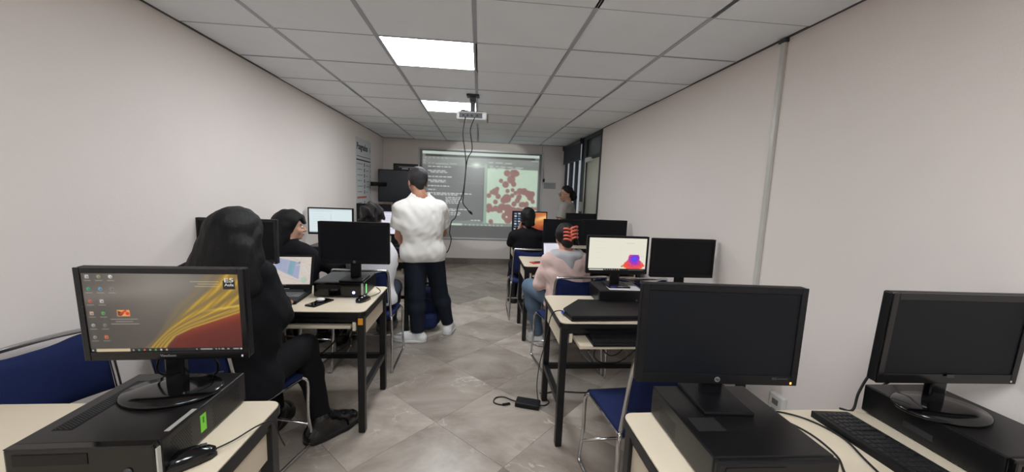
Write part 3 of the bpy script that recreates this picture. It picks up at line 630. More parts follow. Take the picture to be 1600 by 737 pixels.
# right
t,X,Y,h=tower('black desktop computer at bottom right under the tall centre monitor',.752,.945,ZT,R(-1),.318,.355,.10)
vent(t,(-X,.02,.02),(0,1,0),(0,0,1),16,8,.0062,.0062,(-1,0,0),.0018,HOLE)
t['label']='black desktop computer at bottom right carrying the monitor with a round silver emblem'
B(-X+.02,-X+.1,-.06,.0,h,h+.0004).build('scuff_mark',mat('scuffed_paint',(34,33,33),.6,var=.5,scale=60),t)
t,X,Y,h=tower('large glossy black desktop computer by the right wall, bottom right corner',1.50,.93,ZT,R(-1),.26,.38,.10,'gloss')
B(-X-.0006,-X,-.02,.06,.03,.05).build('maker_mark',mat('dark_mark',(40,40,42),.5),t)
t,X,Y,h=tower('grey-black desktop computer with papers and a pen on top, right desk',.965,2.44,ZT,R(-2),.31,.26,.10)
P_TOW=(.965,2.44)
tower('black desktop computer hidden behind the centre right monitor, two white cards on it',1.42,2.44,ZT,0,.31,.24,.10)
tower('black desktop computer in front of the girl in the pink jacket',.93,3.93,ZT,0,.31,.28,.10)
tower('black desktop computer on the girl’s desk by the right wall'.replace('’',"'"),1.40,3.93,ZT,0,.31,.28,.10)
tower('black desktop computer in front of the person in black',.73,5.18,ZT,0,.31,.28,.10)
tower('black desktop computer by the right wall on the desk nearest the door',1.48,5.18,ZT,0,.30,.28,.10)

def monitor(label,x,y,z,rz,w,h,bot,base='rect',img=None,tilt=0,emblem=None,bez=.017,extra=None):
    t=thing('monitor',label,'monitor',(x,y,z),rz,'flat monitors')
    T=Matrix.Translation((0,0,bot+h/2))@Matrix.Rotation(R(tilt),4,'X')
    b=MB().box(-w/2,w/2,-.006,.022,-h/2,h/2,.005,M=T); b.box(-w*.36,w*.36,.02,.05,-h*.3,h*.3,.012,M=T); hs=b.build('housing',BLKP,t)
    f=MB(); lo=bez*1.55
    for bx in ((-w/2,-w/2+bez,-h/2,h/2),(w/2-bez,w/2,-h/2,h/2),(-w/2+bez,w/2-bez,h/2-bez,h/2),(-w/2+bez,w/2-bez,-h/2,-h/2+lo)): f.box(bx[0],bx[1],-.011,-.005,bx[2],bx[3],.0015,M=T)
    bz=f.build('bezel',GLOSS if base=='oval' else BLKP,t)
    sw,sh=w-2*bez,h-bez-lo
    if img is None: MB().box(-sw/2,sw/2,-.0075,-.006,-sh/2,sh/2,M=T@Matrix.Translation((0,0,(lo-bez)/2))).build('screen',SCROFF,t)
    else: picture('screen',img,sw,sh,t,M=T@Matrix.Translation((0,-.0075,(lo-bez)/2)))
    E=T@Matrix.Translation((0,-.0112,-h/2+lo*.5))@Matrix.Rotation(R(90),4,'X')
    if emblem=='round':
        e=MB().tube([tuple(E@Vector((0,0,-.001))),tuple(E@Vector((0,0,.0012)))],.0085,18).build('emblem',mat('emblem_silver',(150,152,154),.35,metal=.4),t)
        text('emblem_letters','hp',.011,BLKP,e,E@Matrix.Translation((0,.0005,.0013)),'CENTER',bold=.0002)
        if extra: MB().box(w*.34,w*.37,-.0117,-.011,-h/2+lo*.6,-h/2+lo*.85,M=T).box(w*.375,w*.44,-.0117,-.011,-h/2+lo*.66,-h/2+lo*.78,M=T).build('model_mark',GREYM,t)
    elif emblem: text('emblem_letters',emblem,.010,mat('emblem_silver',(150,152,154),.35,metal=.4),t,E,'CENTER',bold=.0001)
    MB().box(w*.46-.002,w*.46+.002,-.0122,-.011,-h/2+.006,-h/2+.012,M=T).build('power_light',LEDO if extra else (WHITEP if base=='oval' else GREYM),t)
    if base=='rect':
        B(-.075,.075,-.09,.085,0,.012,.004).build('base',BLKP,t); B(-.034,.034,.012,.032,.01,bot+h*.42,.004).build('neck',BLKP,t)
    else:
        MB().lathe([(.128,0),(.13,.006),(.124,.012),(.06,.017),(.0,.018)],32,sy=.72).build('base',GLOSS,t,True)
        B(-.026,.026,.008,.034,.012,bot+h*.4,.006).build('neck',GLOSS,t)
    return t
monitor('lit monitor at left showing yellow and red wallpaper with desktop icons',-.885,1.115,.87,R(2),.43,.272,.105,'oval',desk_picture(),2,'ViewSonic',.016)
lm=bpy.data.objects['monitor']
# wallpaper emblem and lettering of the first screen
_T=Matrix.Translation((0,0,.105+.136))@Matrix.Rotation(R(2),4,'X')@Matrix.Translation((.1745,-.0082,.098))@Matrix.Rotation(R(90),4,'X')
LETT=mat('screen_lettering',(190,190,186),.5,emit=.12)
text('screen_letters','E5',.018,LETT,lm,_T@Matrix.Translation((0,.004,0))@Matrix.Diagonal((1.5,1,1,1)),'CENTER',bold=.0002); text('screen_letters','Aula',.0115,LETT,lm,_T@Matrix.Translation((0,-.0095,0))@Matrix.Diagonal((1.15,1,1,1)),'CENTER',bold=.0001)
monitor('switched-off monitor with a round silver emblem, largest, at centre right',.752,1.04,.87,R(-4),.505,.312,.057,'rect',None,0,'round',.02,True)
m=monitor('switched-off monitor on an oval base by the right wall, bottom right',1.452,.965,.87,R(-2),.462,.285,.090,'oval',None,2,None,.02)
B(-.012,.012,-.0125,-.011,.112,.122).build('emblem',GREYM,m)
monitor('switched-off monitor on the blue-lit computer beside the open laptop',-.815,2.52,.87,0,.455,.28,.105,'rect',None,1,'round',.018)
monitor('switched-off monitor against the left wall, behind the long-haired woman',-1.545,2.52,.87,R(0),.49,.29,.095,'oval',None,0,None,.018)
monitor('lit monitor with a pale spreadsheet by the left wall',-1.535,4.02,.87,0,.455,.28,.10,'rect',sheet_picture(),0,None,.013)
monitor('lit white-screened monitor partly hidden by the standing man',-.90,4.05,.87,0,.44,.27,.10,'rect',page_picture(),0,None,.013)
monitor('switched-off monitor on the left desk nearest the board',-1.47,5.38,.87,0,.47,.28,.09,'rect',None,0,None,.015)
monitor('lit monitor showing a purple and red heat map on white',.962,2.46,.87,R(0),.435,.262,.085,'rect',heat_picture(),0,None,.014)
monitor('switched-off monitor right of the heat map screen, by the right wall',1.437,2.46,.87,R(0),.46,.275,.065,'rect',None,0,None,.015)
monitor('switched-off monitor just left of the girl with the hair clip',.93,4.0,.87,0,.44,.27,.065,'rect',None,0,None,.015)
monitor('switched-off monitor by the right wall above the heat map screen',1.40,4.0,.87,0,.50,.27,.075,'rect',None,0,None,.015)
monitor('lit monitor with orange wallpaper in front of the person in black',.725,5.24,.87,0,.50,.29,.055,'rect',mac_picture(),0,None,.014)
monitor('switched-off monitor in front of the standing woman with glasses',1.48,5.24,.87,0,.46,.27,.07,'rect',None,0,None,.015)
# keyboards
def keyboard(label,x,y,z,rz,w=.44,d=.15,single=False,group='computer keyboards'):
    t=thing('keyboard',label,'keyboard',(x,y,z),rz,group)
    poly=[(-d/2,0),(d/2,0),(d/2,.022),(-d/2+.01,.012),(-d/2,.008)]
    M=Matrix(((0,0,1,0),(1,0,0,0),(0,1,0,0),(0,0,0,1)))
    MB().prism(poly,-w/2,w/2,M=M).build('body',BLKP,t)
    KM=mat('key_plastic',(30,30,32),.45)
    rows=[(d/2-.024,.019),(d/2-.047,.0175),(d/2-.066,.0165),(d/2-.085,.0155),(d/2-.104,.0145),(d/2-.123,.0135)]
    kb=MB(); me=None
    if single: me=B(-.0078,.0078,-.0078,.0078,0,.006,.0016).mesh('key',KM); sp=B(-.055,.055,-.0078,.0078,0,.006,.0016).mesh('key',KM)
    for ri,(yy,zz) in enumerate(rows):
        xx=-w/2+.018
        while xx<w/2-.012:
            if ri and w/2-.115<xx<w/2-.10 : xx=w/2-.0965
            if ri==5 and -.11<xx<.0:
                if single: link('key',sp,t,(xx+.052,yy,zz-.002))
                else: kb.box(xx-.004,xx+.105,yy-.0075,yy+.0075,zz-.002,zz+.004)
                xx+=.123; continue
            if single: link('key',me,t,(xx,yy,zz-.002))
            else: kb.box(xx-.0078,xx+.0078,yy-.0075,yy+.0075,zz-.002,zz+.004)
            xx+=.0188
    if not single: tag(kb.build('keys',KM,t),kind='stuff')
    return t
keyboard('black keyboard lying at an angle at bottom right beside the large computer',1.235,.875,ZT,R(92),.44,.15,True)
keyboard('black keyboard on the pulled-out shelf of the right desk',.86,1.955,.675,R(0))
# laptops
def laptop(label,x,y,z,rz,w,d,lidh,ang,img):
    t=thing('laptop',label,'laptop',(x,y,z),rz)
    B(-w/2,w/2,-d/2,d/2,0,.02,.004).build('base',BLKP,t)
    kb=MB()
    for r_ in range(6):
        for k in range(16): kb.box(-w*.44+k*w*.055,-w*.44+k*w*.055+w*.046,d*.30-r_*.019-.0145,d*.30-r_*.019,.02,.0225)
    tag(kb.build('keys',mat('laptop_keys',(120,122,124),.4),t),kind='stuff')
    B(-w*.14,w*.14,-d*.44,-d*.24,.02,.0206).build('touchpad',GREYM,t); B(-w*.4,w*.4,d*.36,d*.40,.02,.022).build('speaker_bar',GREYM,t)
    T=Matrix.Translation((0,d/2-.006,.018))@Matrix.Rotation(R(-ang),4,'X')
    MB().box(-w/2,w/2,0,.008,0,lidh,.003,M=T).build('lid',BLKP,t); MB().tube([(-w*.35,d/2-.004,.018),(w*.35,d/2-.004,.018)],.008,8).build('hinge',GREYM,t)
    hh=lidh-.012-.035; picture('screen',img,w-.03,hh,t,M=T@Matrix.Translation((0,-.0012,.035+hh/2)))
    MB().box(-.03,.03,-.001,0,.012,.015,M=T).build('maker_mark',SILV,t)
    return t
laptop('open black laptop showing a pale street map, in front of the long-haired woman',-1.255,2.385,ZT,R(3),.34,.25,.235,14,map_picture())
laptop('small open laptop with a white page in front of the girl in pink',.83,3.655,ZT,R(6),.30,.20,.20,14,page_picture())
# closed laptop with charger on the right desk
t=thing('laptop','closed black laptop lying on the right desk, charger plugged into its corner','laptop',(.77,2.17,ZT))
pl=[(-.225,-.165),(.28,-.145),(.29,.15),(.265,.165),(-.10,.175),(-.245,-.02),(-.25,-.04)]
MB().prism(pl,0,.018).build('base',BLKP,t); MB().prism([(p[0]*.985,p[1]*.985) for p in pl],.0195,.032).build('lid',mat('laptop_lid',(16,16,18),.5,bump=.1,bscale=300),t)
MB().prism([(p[0]*.95,p[1]*.95) for p in pl],.018,.0195).build('seam',HOLE,t)
# mice
def mouse(label,x,y,z,rz,cordpts):
    t=thing('computer_mouse',label,'mouse',(x,y,z),rz,'computer mice')
    v=MB(); prof=[(-.055,.012,.014),(-.045,.024,.030),(-.02,.031,.040),(.015,.030,.037),(.042,.026,.026),(.055,.016,.016)]
    vs=[];n=12
    for yy,hw,hh in prof:
        for k in range(n):
            a=math.pi*2*k/n; vs.append((hw*math.cos(a),yy,max(0.001,.008+ (hh-.008)*math.sin(a)) if math.sin(a)>0 else .001))
    fs=[(i*n+k,i*n+(k+1)%n,(i+1)*n+(k+1)%n,(i+1)*n+k) for i in range(5) for k in range(n)]+[tuple(range(n)),tuple(range(5*n,6*n))[::-1]]
    v.add(vs,fs).build('shell',GLOSS,t,True); MB().tube([(0,.022,.036),(0,.036,.033)],.004,8).build('scroll_wheel',GREYM,t)
    M=Matrix.Rotation(-rz,3,'Z'); pts=[tuple(M@Vector((p[0]-x,p[1]-y,p[2]-z))) for p in cordpts]
    MB().tube(smoothpath([(0,.054,.010)]+pts,6),.0022,6).build('cord',CABLE,t,True)
mouse('glossy black mouse at bottom left beside the green-stickered computer',-.728,.95,ZT,R(-48),[(-.66,1.02,ZT+.012),(-.625,1.07,ZT+.02),(-.605,1.11,ZT+.006),(-.598,1.125,.72),(-.585,1.13,.68)])
mouse('black mouse beside the blue-lit computer on the second left desk',-.715,2.36,ZT,R(-20),[(-.68,2.45,ZT+.006),(-.66,2.56,ZT+.004),(-.70,2.65,ZT+.003),(-.72,2.68,ZT+.003)])
# phone and earbud case, phone
t=thing('phone','black phone lying on the desk beside the open laptop','phone',(-.955,2.30,ZT),R(-22))
B(-.037,.037,-.078,.078,0,.009,.003).build('body',BLKP,t); B(-.034,.034,-.074,.074,.009,.0095).build('screen',GLOSS,t)
t=thing('earphone_case','small white oval case lying on the black phone','case',(-.955,2.31,ZT+.0095),R(-22))
MB().ball((0,0,.011),(.028,.024,.011),16,8).build('shell',WHITEP,t,True); MB().tube([(-.0285*math.cos(a),.0245*math.sin(a),.011) for a in np.linspace(0,2*math.pi,20)[:-1]],.0006,4,True).build('seam',GREYM,t)
t=thing('phone','phone in a red case on the desk of the girl in pink','phone',(.62,3.72,ZT),R(-70))
B(-.04,.04,-.08,.08,0,.010,.004).build('case',RED,t); B(-.027,.027,-.045,.062,.010,.0108).build('screen',GLOSS,t)
# papers and pen on the right tower
t=thing('paper_sheets','white papers lying on the grey desktop computer','paper',(.985,2.395,.87),R(-4))
for k in range(3): B(-.10+.004*k,.115-.006*k,-.065+.003*k,.05,.0008*k,.0008*k+.0007).build('sheet',PAPER,t)
t=thing('pen','blue-capped pen lying on the white papers','pen',(.97,2.38,.8785),R(96))
MB().tube([(0,-.065,0),(0,.02,0)],.0045,8).build('barrel',mat('pen_barrel',(190,192,198),.3),t,True); MB().tube([(0,.02,0),(0,.07,0)],.006,8).build('cap',BLUEPEN,t,True); B(-.0015,.0015,.025,.062,.005,.0085).build('clip',BLUEPEN,t); MB().tube([(0,-.065,0),(0,-.074,0)],[.0045,.0015],8).build('tip',GREYM,t)
for k,(x,lab) in enumerate(((1.285,'left one of two small white cards below the off monitor at right'),(1.375,'right one of two small white cards below the off monitor at right'))):
    t=thing('card',lab,'card',(x,2.325,.87),R(0)); B(-.034,.034,-.004,.004,0,.032,.001).build('sheet',PAPER,t); B(-.03,.03,-.006,-.004,0,.006).build('stand',WHITEP,t)
# power brick on the floor with its cables
t=thing('power_adapter','black laptop power brick lying on the floor of the aisle','power adapter',(.38,2.43,0),R(-18))
B(-.085,.085,-.045,.045,.0,.034,.006).build('body',BLKP,t)
MB().tube(smoothpath([(-.085,0,.017),(-.13,.03,.006),(-.19,.05,.005),(-.24,.02,.005),(-.235,-.04,.005),(-.17,-.05,.005),(-.12,-.02,.005)],6),.0045,6).build('cord',CABLE,t,True)
MB().tube([(-.17,-.052,.008),(-.125,-.025,.008)],.009,8).build('plug',BLKP,t,True)
MB().tube(smoothpath([(.085,.0,.017),(.12,.03,.006),(.14,.08,.005),(.10,.13,.005),(.06,.16,.02)],6),.004,6).build('cord',CABLE,t,True)
cable('thin black charger cable hanging from the closed laptop down the right desk leg',[(.535,2.125,ZT+.016),(.50,2.11,ZT+.03),(.47,2.15,ZT+.005),(.463,2.22,.70),(.462,2.33,.50),(.455,2.45,.30),(.45,2.49,.12),(.46,2.47,.02),(.47,2.44,.006)],.0035)
t=thing('cable_plug','blue and white plug at the corner of the closed laptop','plug',(.538,2.128,ZT+.006),R(25)); B(-.018,.0,-.008,.008,0,.02,.002).build('shell',mat('plug_white',(225,228,240),.4),t); B(-.030,-.018,-.007,.007,.003,.018,.002).build('collar',mat('plug_blue',(90,100,210),.4),t)
for lab,pts in (('black cables looping down behind the second right desk, thick one',[(.95,2.49,.72),(.90,2.50,.5),(.86,2.50,.34),(.93,2.49,.285),(1.06,2.49,.30),(1.2,2.49,.42)]),
    ('thin black cable looping below the shelf of the second right desk',[(.88,2.46,.70),(.86,2.46,.5),(.95,2.46,.36),(1.05,2.46,.4),(1.12,2.46,.6)]),
    ('black cable lying across the floor under the second right desk',[(.50,2.56,.006),(.62,2.60,.006),(.85,2.58,.006),(1.1,2.62,.006),(1.4,2.58,.006)])): cable(lab,pts,.0045)
for lab,pts in (('thick black cable slanting down under the second left desk',[(-.86,2.66,.73),(-.9,2.64,.55),(-1.02,2.62,.36),(-1.2,2.60,.22),(-1.35,2.58,.12)]),
    ('second black cable slanting beside the thick one under the left desk',[(-.80,2.65,.72),(-.87,2.62,.45),(-.96,2.61,.33),(-1.1,2.60,.27)]),
    ('thin black cable loop hanging below the second left desk',[(-1.0,2.66,.70),(-.98,2.66,.48),(-.93,2.66,.42),(-.88,2.66,.5),(-.87,2.66,.70)])): cable(lab,pts,.0055)
cable('black cable running over the right front desk towards the keyboard',[(.99,1.10,ZT+.004),(1.05,1.115,ZT+.005),(1.12,1.07,ZT+.004),(1.15,.98,ZT+.004),(1.12,.88,ZT+.004),(1.09,.78,ZT+.004)],.003)
cable('second black cable on the right front desk, nearer the big monitor',[(.97,1.07,ZT+.004),(1.02,1.08,ZT+.004),(1.06,1.0,ZT+.004),(1.05,.9,ZT+.004),(1.0,.82,ZT+.004),(.99,.72,ZT+.004)],.003)
cable('black cable with a grey tie behind the oval-based monitor at right',[(1.44,1.06,.99),(1.40,1.12,.92),(1.36,1.125,.84),(1.34,1.12,ZT+.004),(1.30,1.13,ZT+.004)],.004)
cable('short black cable behind the oval-based monitor, its right side',[(1.50,1.06,.99),(1.52,1.11,.94),(1.51,1.125,.90),(1.49,1.16,.84)],.004)
cable('black cable behind the base of the lit wallpaper monitor, left side',[(-.94,1.16,.99),(-.965,1.17,.94),(-.985,1.19,.90),(-.99,1.22,.872),(-.99,1.26,.86)],.0035)
cable('black cable behind the base of the lit wallpaper monitor, right side',[(-.84,1.17,.99),(-.81,1.19,.93),(-.82,1.205,.89),(-.84,1.22,.874),(-.84,1.26,.86)],.0035)

# ================================================================== PEOPLE (smooth distance fields turned into meshes)
class Field:
    def __init__(s,lo,hi,h):
        s.lo=np.array(lo,float); s.h=h; s.n=np.ceil((np.array(hi)-s.lo)/h).astype(int)+1; s.F=np.full(s.n,1.,np.float32)
    def win(s,lo,hi):
        a=np.clip(np.floor((np.array(lo)-s.lo)/s.h).astype(int),0,s.n); b=np.clip(np.ceil((np.array(hi)-s.lo)/s.h).astype(int)+1,0,s.n)
        sl=tuple(slice(i,j) for i,j in zip(a,b)); ax=[s.lo[k]+s.h*np.arange(a[k],b[k],dtype=np.float32) for k in range(3)]
        return sl,np.meshgrid(*ax,indexing='ij') if min(b-a)>0 else None
    def merge(s,sl,d,k):
        if k>0:
            f=s.F[sl]; h=np.clip(.5+.5*(f-d)/k,0,1); s.F[sl]=f*(1-h)+d*h-k*h*(1-h)
        else: s.F[sl]=np.minimum(s.F[sl],d)
    def rc(s,a,b,ra,rb,k=.02,off=0.,sub=False):
        a=np.array(a,float); b=np.array(b,float); m=max(ra,rb)+off+max(k,0)*1.2+3*s.h
        sl,g=s.win(np.minimum(a,b)-m,np.maximum(a,b)+m)
        if g is None: return s
        ba=b-a; L=float(ba@ba)+1e-12; p=[g[i]-a[i] for i in range(3)]
        t=np.clip((p[0]*ba[0]+p[1]*ba[1]+p[2]*ba[2])/L,0,1)
        d=np.sqrt(sum((p[i]-t*ba[i])**2 for i in range(3)))-(ra+(rb-ra)*t)-off
        if sub: s.F[sl]=np.maximum(s.F[sl],-d)
        else: s.merge(sl,d,k)
        return s
    def el(s,c,r,Mx=None,k=.02,off=0.,sub=False):     # ellipsoid; Mx columns = axes
        c=np.array(c,float); r=np.array(r,float)+off; m=max(r)+max(k,0)*1.2+3*s.h
        sl,g=s.win(c-m,c+m)
        if g is None: return s
        p=[g[i]-c[i] for i in range(3)]
        if Mx is not None: p=[sum(p[i]*Mx[i][j] for i in range(3)) for j in range(3)]
        k0=np.sqrt(sum((p[i]/r[i])**2 for i in range(3))); k1=np.sqrt(sum((p[i]/r[i]**2)**2 for i in range(3)))+1e-6
        d=k0*(k0-1)/k1
        if sub: s.F[sl]=np.maximum(s.F[sl],-d)
        else: s.merge(sl,d,k)
        return s
    def grid(s): return np.meshgrid(*[s.lo[k]+s.h*np.arange(s.n[k],dtype=np.float32) for k in range(3)],indexing='ij')
    def plane(s,p,n,c0=None,rad=None):     # remove the side the normal points to (optionally only near a centre)
        n=np.array(n,float); n/=np.linalg.norm(n); p=np.array(p,float)
        if c0 is not None: sl,g=s.win(np.array(c0)-rad,np.array(c0)+rad)
        else: sl,g=(slice(None),)*3,s.grid()
        d=sum((g[i]-p[i])*n[i] for i in range(3))
        if c0 is not None: d=np.where(sum((g[i]-c0[i])**2 for i in range(3))<rad*rad,d,-1.)
        s.F[sl]=np.maximum(s.F[sl],d.astype(np.float32)); return s
    def noise(s,amp,f,seed=0,aniso=(1,1,1)):
        r=np.random.default_rng(seed); g=s.grid(); d=0
        for k in range(5):
            v=r.normal(size=3)*np.array(aniso); v*=f*(.7+.25*k)/np.linalg.norm(v); d=d+np.sin(g[0]*v[0]+g[1]*v[1]+g[2]*v[2]+r.uniform(0,6))/(1+.4*k)
        s.F+=np.float32(amp)*d.astype(np.float32)*.5; return s
    def mesh(s,name,m,base):
        F=s.F.copy(); 
        for ax in range(3):
            i=[slice(None)]*3; i[ax]=0; F[tuple(i)]=np.abs(F[tuple(i)])+1e-3; i[ax]=-1; F[tuple(i)]=np.abs(F[tuple(i)])+1e-3
        S=F<0; n=F.shape; c=[S[i:n[0]-1+i,j:n[1]-1+j,k:n[2]-1+k] for i in (0,1) for j in (0,1) for k in (0,1)]
        tot=sum(x.astype(np.int8) for x in c); act=(tot>0)&(tot<8); idx=np.full(act.shape,-1,np.int64); ijk=np.argwhere(act); idx[act]=np.arange(len(ijk))
        co=[(i,j,k) for i in (0,1) for j in (0,1) for k in (0,1)]
        val=np.stack([F[ijk[:,0]+a,ijk[:,1]+b,ijk[:,2]+d] for a,b,d in co],1)
        acc=np.zeros((len(ijk),3)); cnt=np.zeros(len(ijk))
        for e in range(8):
            for f in range(e+1,8):
                if sum(abs(co[e][q]-co[f][q]) for q in range(3))!=1: continue
                a,b=val[:,e],val[:,f]; mk=(a<0)!=(b<0); t=np.where(mk,a/np.where(mk,a-b,1),0)
                p=np.array(co[e])+t[:,None]*(np.array(co[f])-np.array(co[e])); acc+=p*mk[:,None]; cnt+=mk
        V=(ijk+acc/cnt[:,None])*s.h+s.lo-np.array(base)
        Q=[]
        for ax in range(3):
            o=[0,0,0]; o[ax]=1
            A=S[:n[0]-o[0],:n[1]-o[1],:n[2]-o[2]]; Bq=S[o[0]:,o[1]:,o[2]:]; ch=np.argwhere(A!=Bq); sg=A[ch[:,0],ch[:,1],ch[:,2]]
            u,v=[(1,2),(2,0),(0,1)][ax]; du=np.zeros(3,int); du[u]=1; dv=np.zeros(3,int); dv[v]=1
            ok=(ch[:,u]>0)&(ch[:,v]>0)&(ch[:,u]<n[u]-1)&(ch[:,v]<n[v]-1); ch=ch[ok]; sg=sg[ok]
            g=lambda q: idx[q[:,0],q[:,1],q[:,2]]
            q=np.stack([g(ch-du-dv),g(ch-dv),g(ch),g(ch-du)],1); q[~sg]=q[~sg][:,::-1]; Q.append(q)
        Q=np.concatenate(Q); Q=Q[(Q>=0).all(1)]
        me=bpy.data.meshes.new(name); me.vertices.add(len(V)); me.vertices.foreach_set('co',V.ravel())
        me.loops.add(Q.size); me.loops.foreach_set('vertex_index',Q.ravel().astype(np.int32)); me.polygons.add(len(Q)); me.polygons.foreach_set('loop_start',np.arange(0,Q.size,4,dtype=np.int32))
        me.update(calc_edges=True); me.polygons.foreach_set('use_smooth',np.ones(len(Q),bool)); me.materials.append(m); return me
A3=lambda *v: np.array(v,float)
def nrm(v): v=np.array(v,float); return v/np.linalg.norm(v)
def frame(fwd,tilt=0.):
    f=nrm(fwd); r=nrm(np.cross(f,(0,0,1))); u=np.cross(r,f); c,s=math.cos(tilt),math.sin(tilt)
    return c*r+s*u, f, c*u-s*r          # right, forward, up
def skinmat(n,c): return mat(n,c,.55,var=.05,scale=30,bump=.05,bscale=300,spec=.35)
def hairmat(n,c): return mat(n,c,.48,var=.3,scale=30,bump=.5,bscale=55,spec=.28,stretch=(9,9,.8))
def cloth(n,c,var=.06): return mat(n,c,.85,var=var,scale=25,bump=.15,bscale=250,spec=.2)
def hand_prims(wr,d,palm,sgn,curl,sc=1.):
    # wrist, direction of fingers, palm normal (towards the palm side), sgn: side of the thumb along cross(d,palm)
    d=nrm(d); pn=nrm(palm-np.dot(palm,d)*d); sd=np.cross(d,pn)*sgn; out=[]
    kn=[wr+d*.083*sc+sd*q*sc for q in (.027,.009,-.010,-.028)]; kn[0]-=d*.004*sc; kn[3]-=d*.012*sc
    for q,kp in zip((.016,.006,-.006,-.016),kn): out.append((wr+d*.012+sd*q*sc,kp,.0145*sc,.0112*sc,.012))
    for kp,L,r_ in zip(kn,(.068,.078,.072,.056),(.0088,.0092,.0088,.0078)):
        p=kp; an=curl*.45
        for j,fr in enumerate((.45,.31,.24)):
            v=d*math.cos(an)+pn*math.sin(an); q=p+v*L*fr*sc; out.append((p,q,r_*(1-.07*j)*sc,r_*(1-.07*(j+1))*sc,.003)); p=q; an+=curl
    t0=wr+d*.022*sc+sd*.018*sc+pn*.004; t1=t0+nrm(sd*.8+d*.6+pn*.25)*.042*sc; t2=t1+nrm(sd*.25+d+pn*.35)*.034*sc; t3=t2+nrm(d+pn*.5)*.024*sc
    out+=[(t0,t1,.0145*sc,.011*sc,.006),(t1,t2,.011*sc,.0095*sc,.003),(t2,t3,.0095*sc,.008*sc,.003)]
    return out
def person(label,base,J,skin,hair,top,bottom,shoe,h=.007,cat='person',sleeve='long',wide=1.,belly=0.,hairfn=None,topfn=None,facew=True,handspec=None,hem=None,collar=0.,shoe_h=.09,top_noise=.003,shoe_sole=None,top_off=.014,bot_off=.012,legw=1.,headsc=1.):
    base=A3(*base); t=thing('person',label,'person',tuple(base))
    sL,sR=A3(*J['sL']),A3(*J['sR']); rv=nrm(sR-sL); P=A3(*J['pelvis']); N=A3(*J['neck']); C=A3(*J['chest']); H=A3(*J['head'])
    rp=nrm(A3(*J['hR'])-A3(*J['hL'])); hr,hf,hu=frame(J['look'],J.get('tilt',0)); hs=headsc
    fwdt=nrm(np.cross((0,0,1),rv)) 
    pts=np.array([J[k] for k in J if k not in('look','tilt','lookup')]); lo=pts.min(0)-.26; hi=pts.max(0)+.26; lo[2]=max(lo[2],base[2]-.02)
    W=P+(C-P)*.42; Mid=P+(C-P)*.72
    torso=[(P-rp*.072*wide,P+rp*.072*wide,.100,.100),(W-rv*.062*wide+fwdt*belly*.5,W+rv*.062*wide+fwdt*belly*.5,.094+belly*.4,.094+belly*.4),(Mid-rv*.072*wide,Mid+rv*.072*wide,.100+belly*.3,.100+belly*.3),(C-rv*.085*wide,C+rv*.085*wide,.098,.098),(P,C,.10,.10)]
    sh=[(sL+(sR-sL)*.10,sR-(sR-sL)*.10,.052,.052),(N-A3(0,0,.01),sL+(sR-sL)*.12,.046,.050),(N-A3(0,0,.01),sR-(sR-sL)*.12,.046,.050),(C+A3(0,0,.06)-rv*.06,C+A3(0,0,.06)+rv*.06,.085,.085)]
    arms=[]; fore=[]
    for s in 'LR':
        S,E_,Wr=A3(*J['s'+s]),A3(*J['e'+s]),A3(*J['w'+s]); arms.append((S,E_,.053*wide**.5,.043)); fore.append((E_,Wr,.043,.028))
    legs=[]; calf=[]; feet=[]
    for s in 'LR':
        Hh,K,An,To=[A3(*J[q+s]) for q in ('h','k','a','t')]
        legs.append((Hh,K,.086*legw,.060*legw)); calf.append((K,K+(An-K)*.35,.058*legw,.056*legw)); calf.append((K+(An-K)*.35,An,.056*legw,.036))
        fd=To-An; fd[2]=0; L=np.linalg.norm(fd); fd/=L; heel=An-fd*.045; heel[2]=base[2]+.035; tip=To.copy(); tip[2]=base[2]+.030; ball=An+fd*L*.62; ball[2]=base[2]+.036
        if J.get('lift'+s): 
            heel[2]+=J['lift'+s]; ball[2]+=J['lift'+s]*.3
        q=1.42 if shoe_h>.1 else 1.12; feet.append([(An,heel,.036*q,.034*q),(heel,ball,.034*q,.038*q),(An,ball,.036*q,.036*q),(ball,tip-fd*.012*q,.040*q,.031*q)])
    body=Field(lo,hi,h)
    for a,b,ra,rb in torso: body.rc(a,b,ra-.012,rb-.012,.05)
    for a,b,ra,rb in sh: body.rc(a,b,ra-.010,rb-.010,.04)
    for a,b,ra,rb in arms+fore: body.rc(a,b,ra-.006,rb-.002,.025)
    for a,b,ra,rb in legs+calf: body.rc(a,b,ra-.012,rb-.010,.03)
    for f in feet:
        for a,b,ra,rb in f: body.rc(a,b,ra-.010,rb-.010,.02)
    # neck and head
    Mx=np.stack([hr,hf,hu],1)
    body.rc(N-A3(0,0,.03),H-hf*.02*hs-hu*.05*hs,.056,.050*hs,.03)
    body.el(H+hu*.035*hs-hf*.008,A3(.074,.096,.086)*hs,Mx,.02); body.el(H-hu*.045*hs+hf*.028*hs,A3(.056,.062,.066)*hs,Mx,.03); body.el(H-hu*.092*hs+hf*.066*hs,A3(.024,.020,.018)*hs,Mx,.025)
    for sx in (-1,1):
        body.el(H+hr*sx*.073*hs-hu*.012*hs-hf*.006,A3(.010,.020,.032)*hs,Mx,.006)
        body.el(H+hr*sx*.035*hs-hu*.035*hs+hf*.066*hs,A3(.022,.018,.022)*hs,Mx,.02); body.el(H+hr*sx*.031*hs+hu*.018*hs+hf*.083*hs,A3(.022,.010,.009)*hs,Mx,.012)
        body.el(H+hr*sx*.031*hs+hf*.099*hs-hu*.001,A3(.015,.012,.010)*hs,Mx,.004,sub=True)
    body.rc(H+hf*.086*hs+hu*.008*hs,H+hf*.110*hs-hu*.034*hs,.008,.0125,.010); 
    for sx in (-1,1): body.el(H+hf*.098*hs-hu*.038*hs+hr*sx*.011,A3(.009,.009,.008)*hs,Mx,.006)
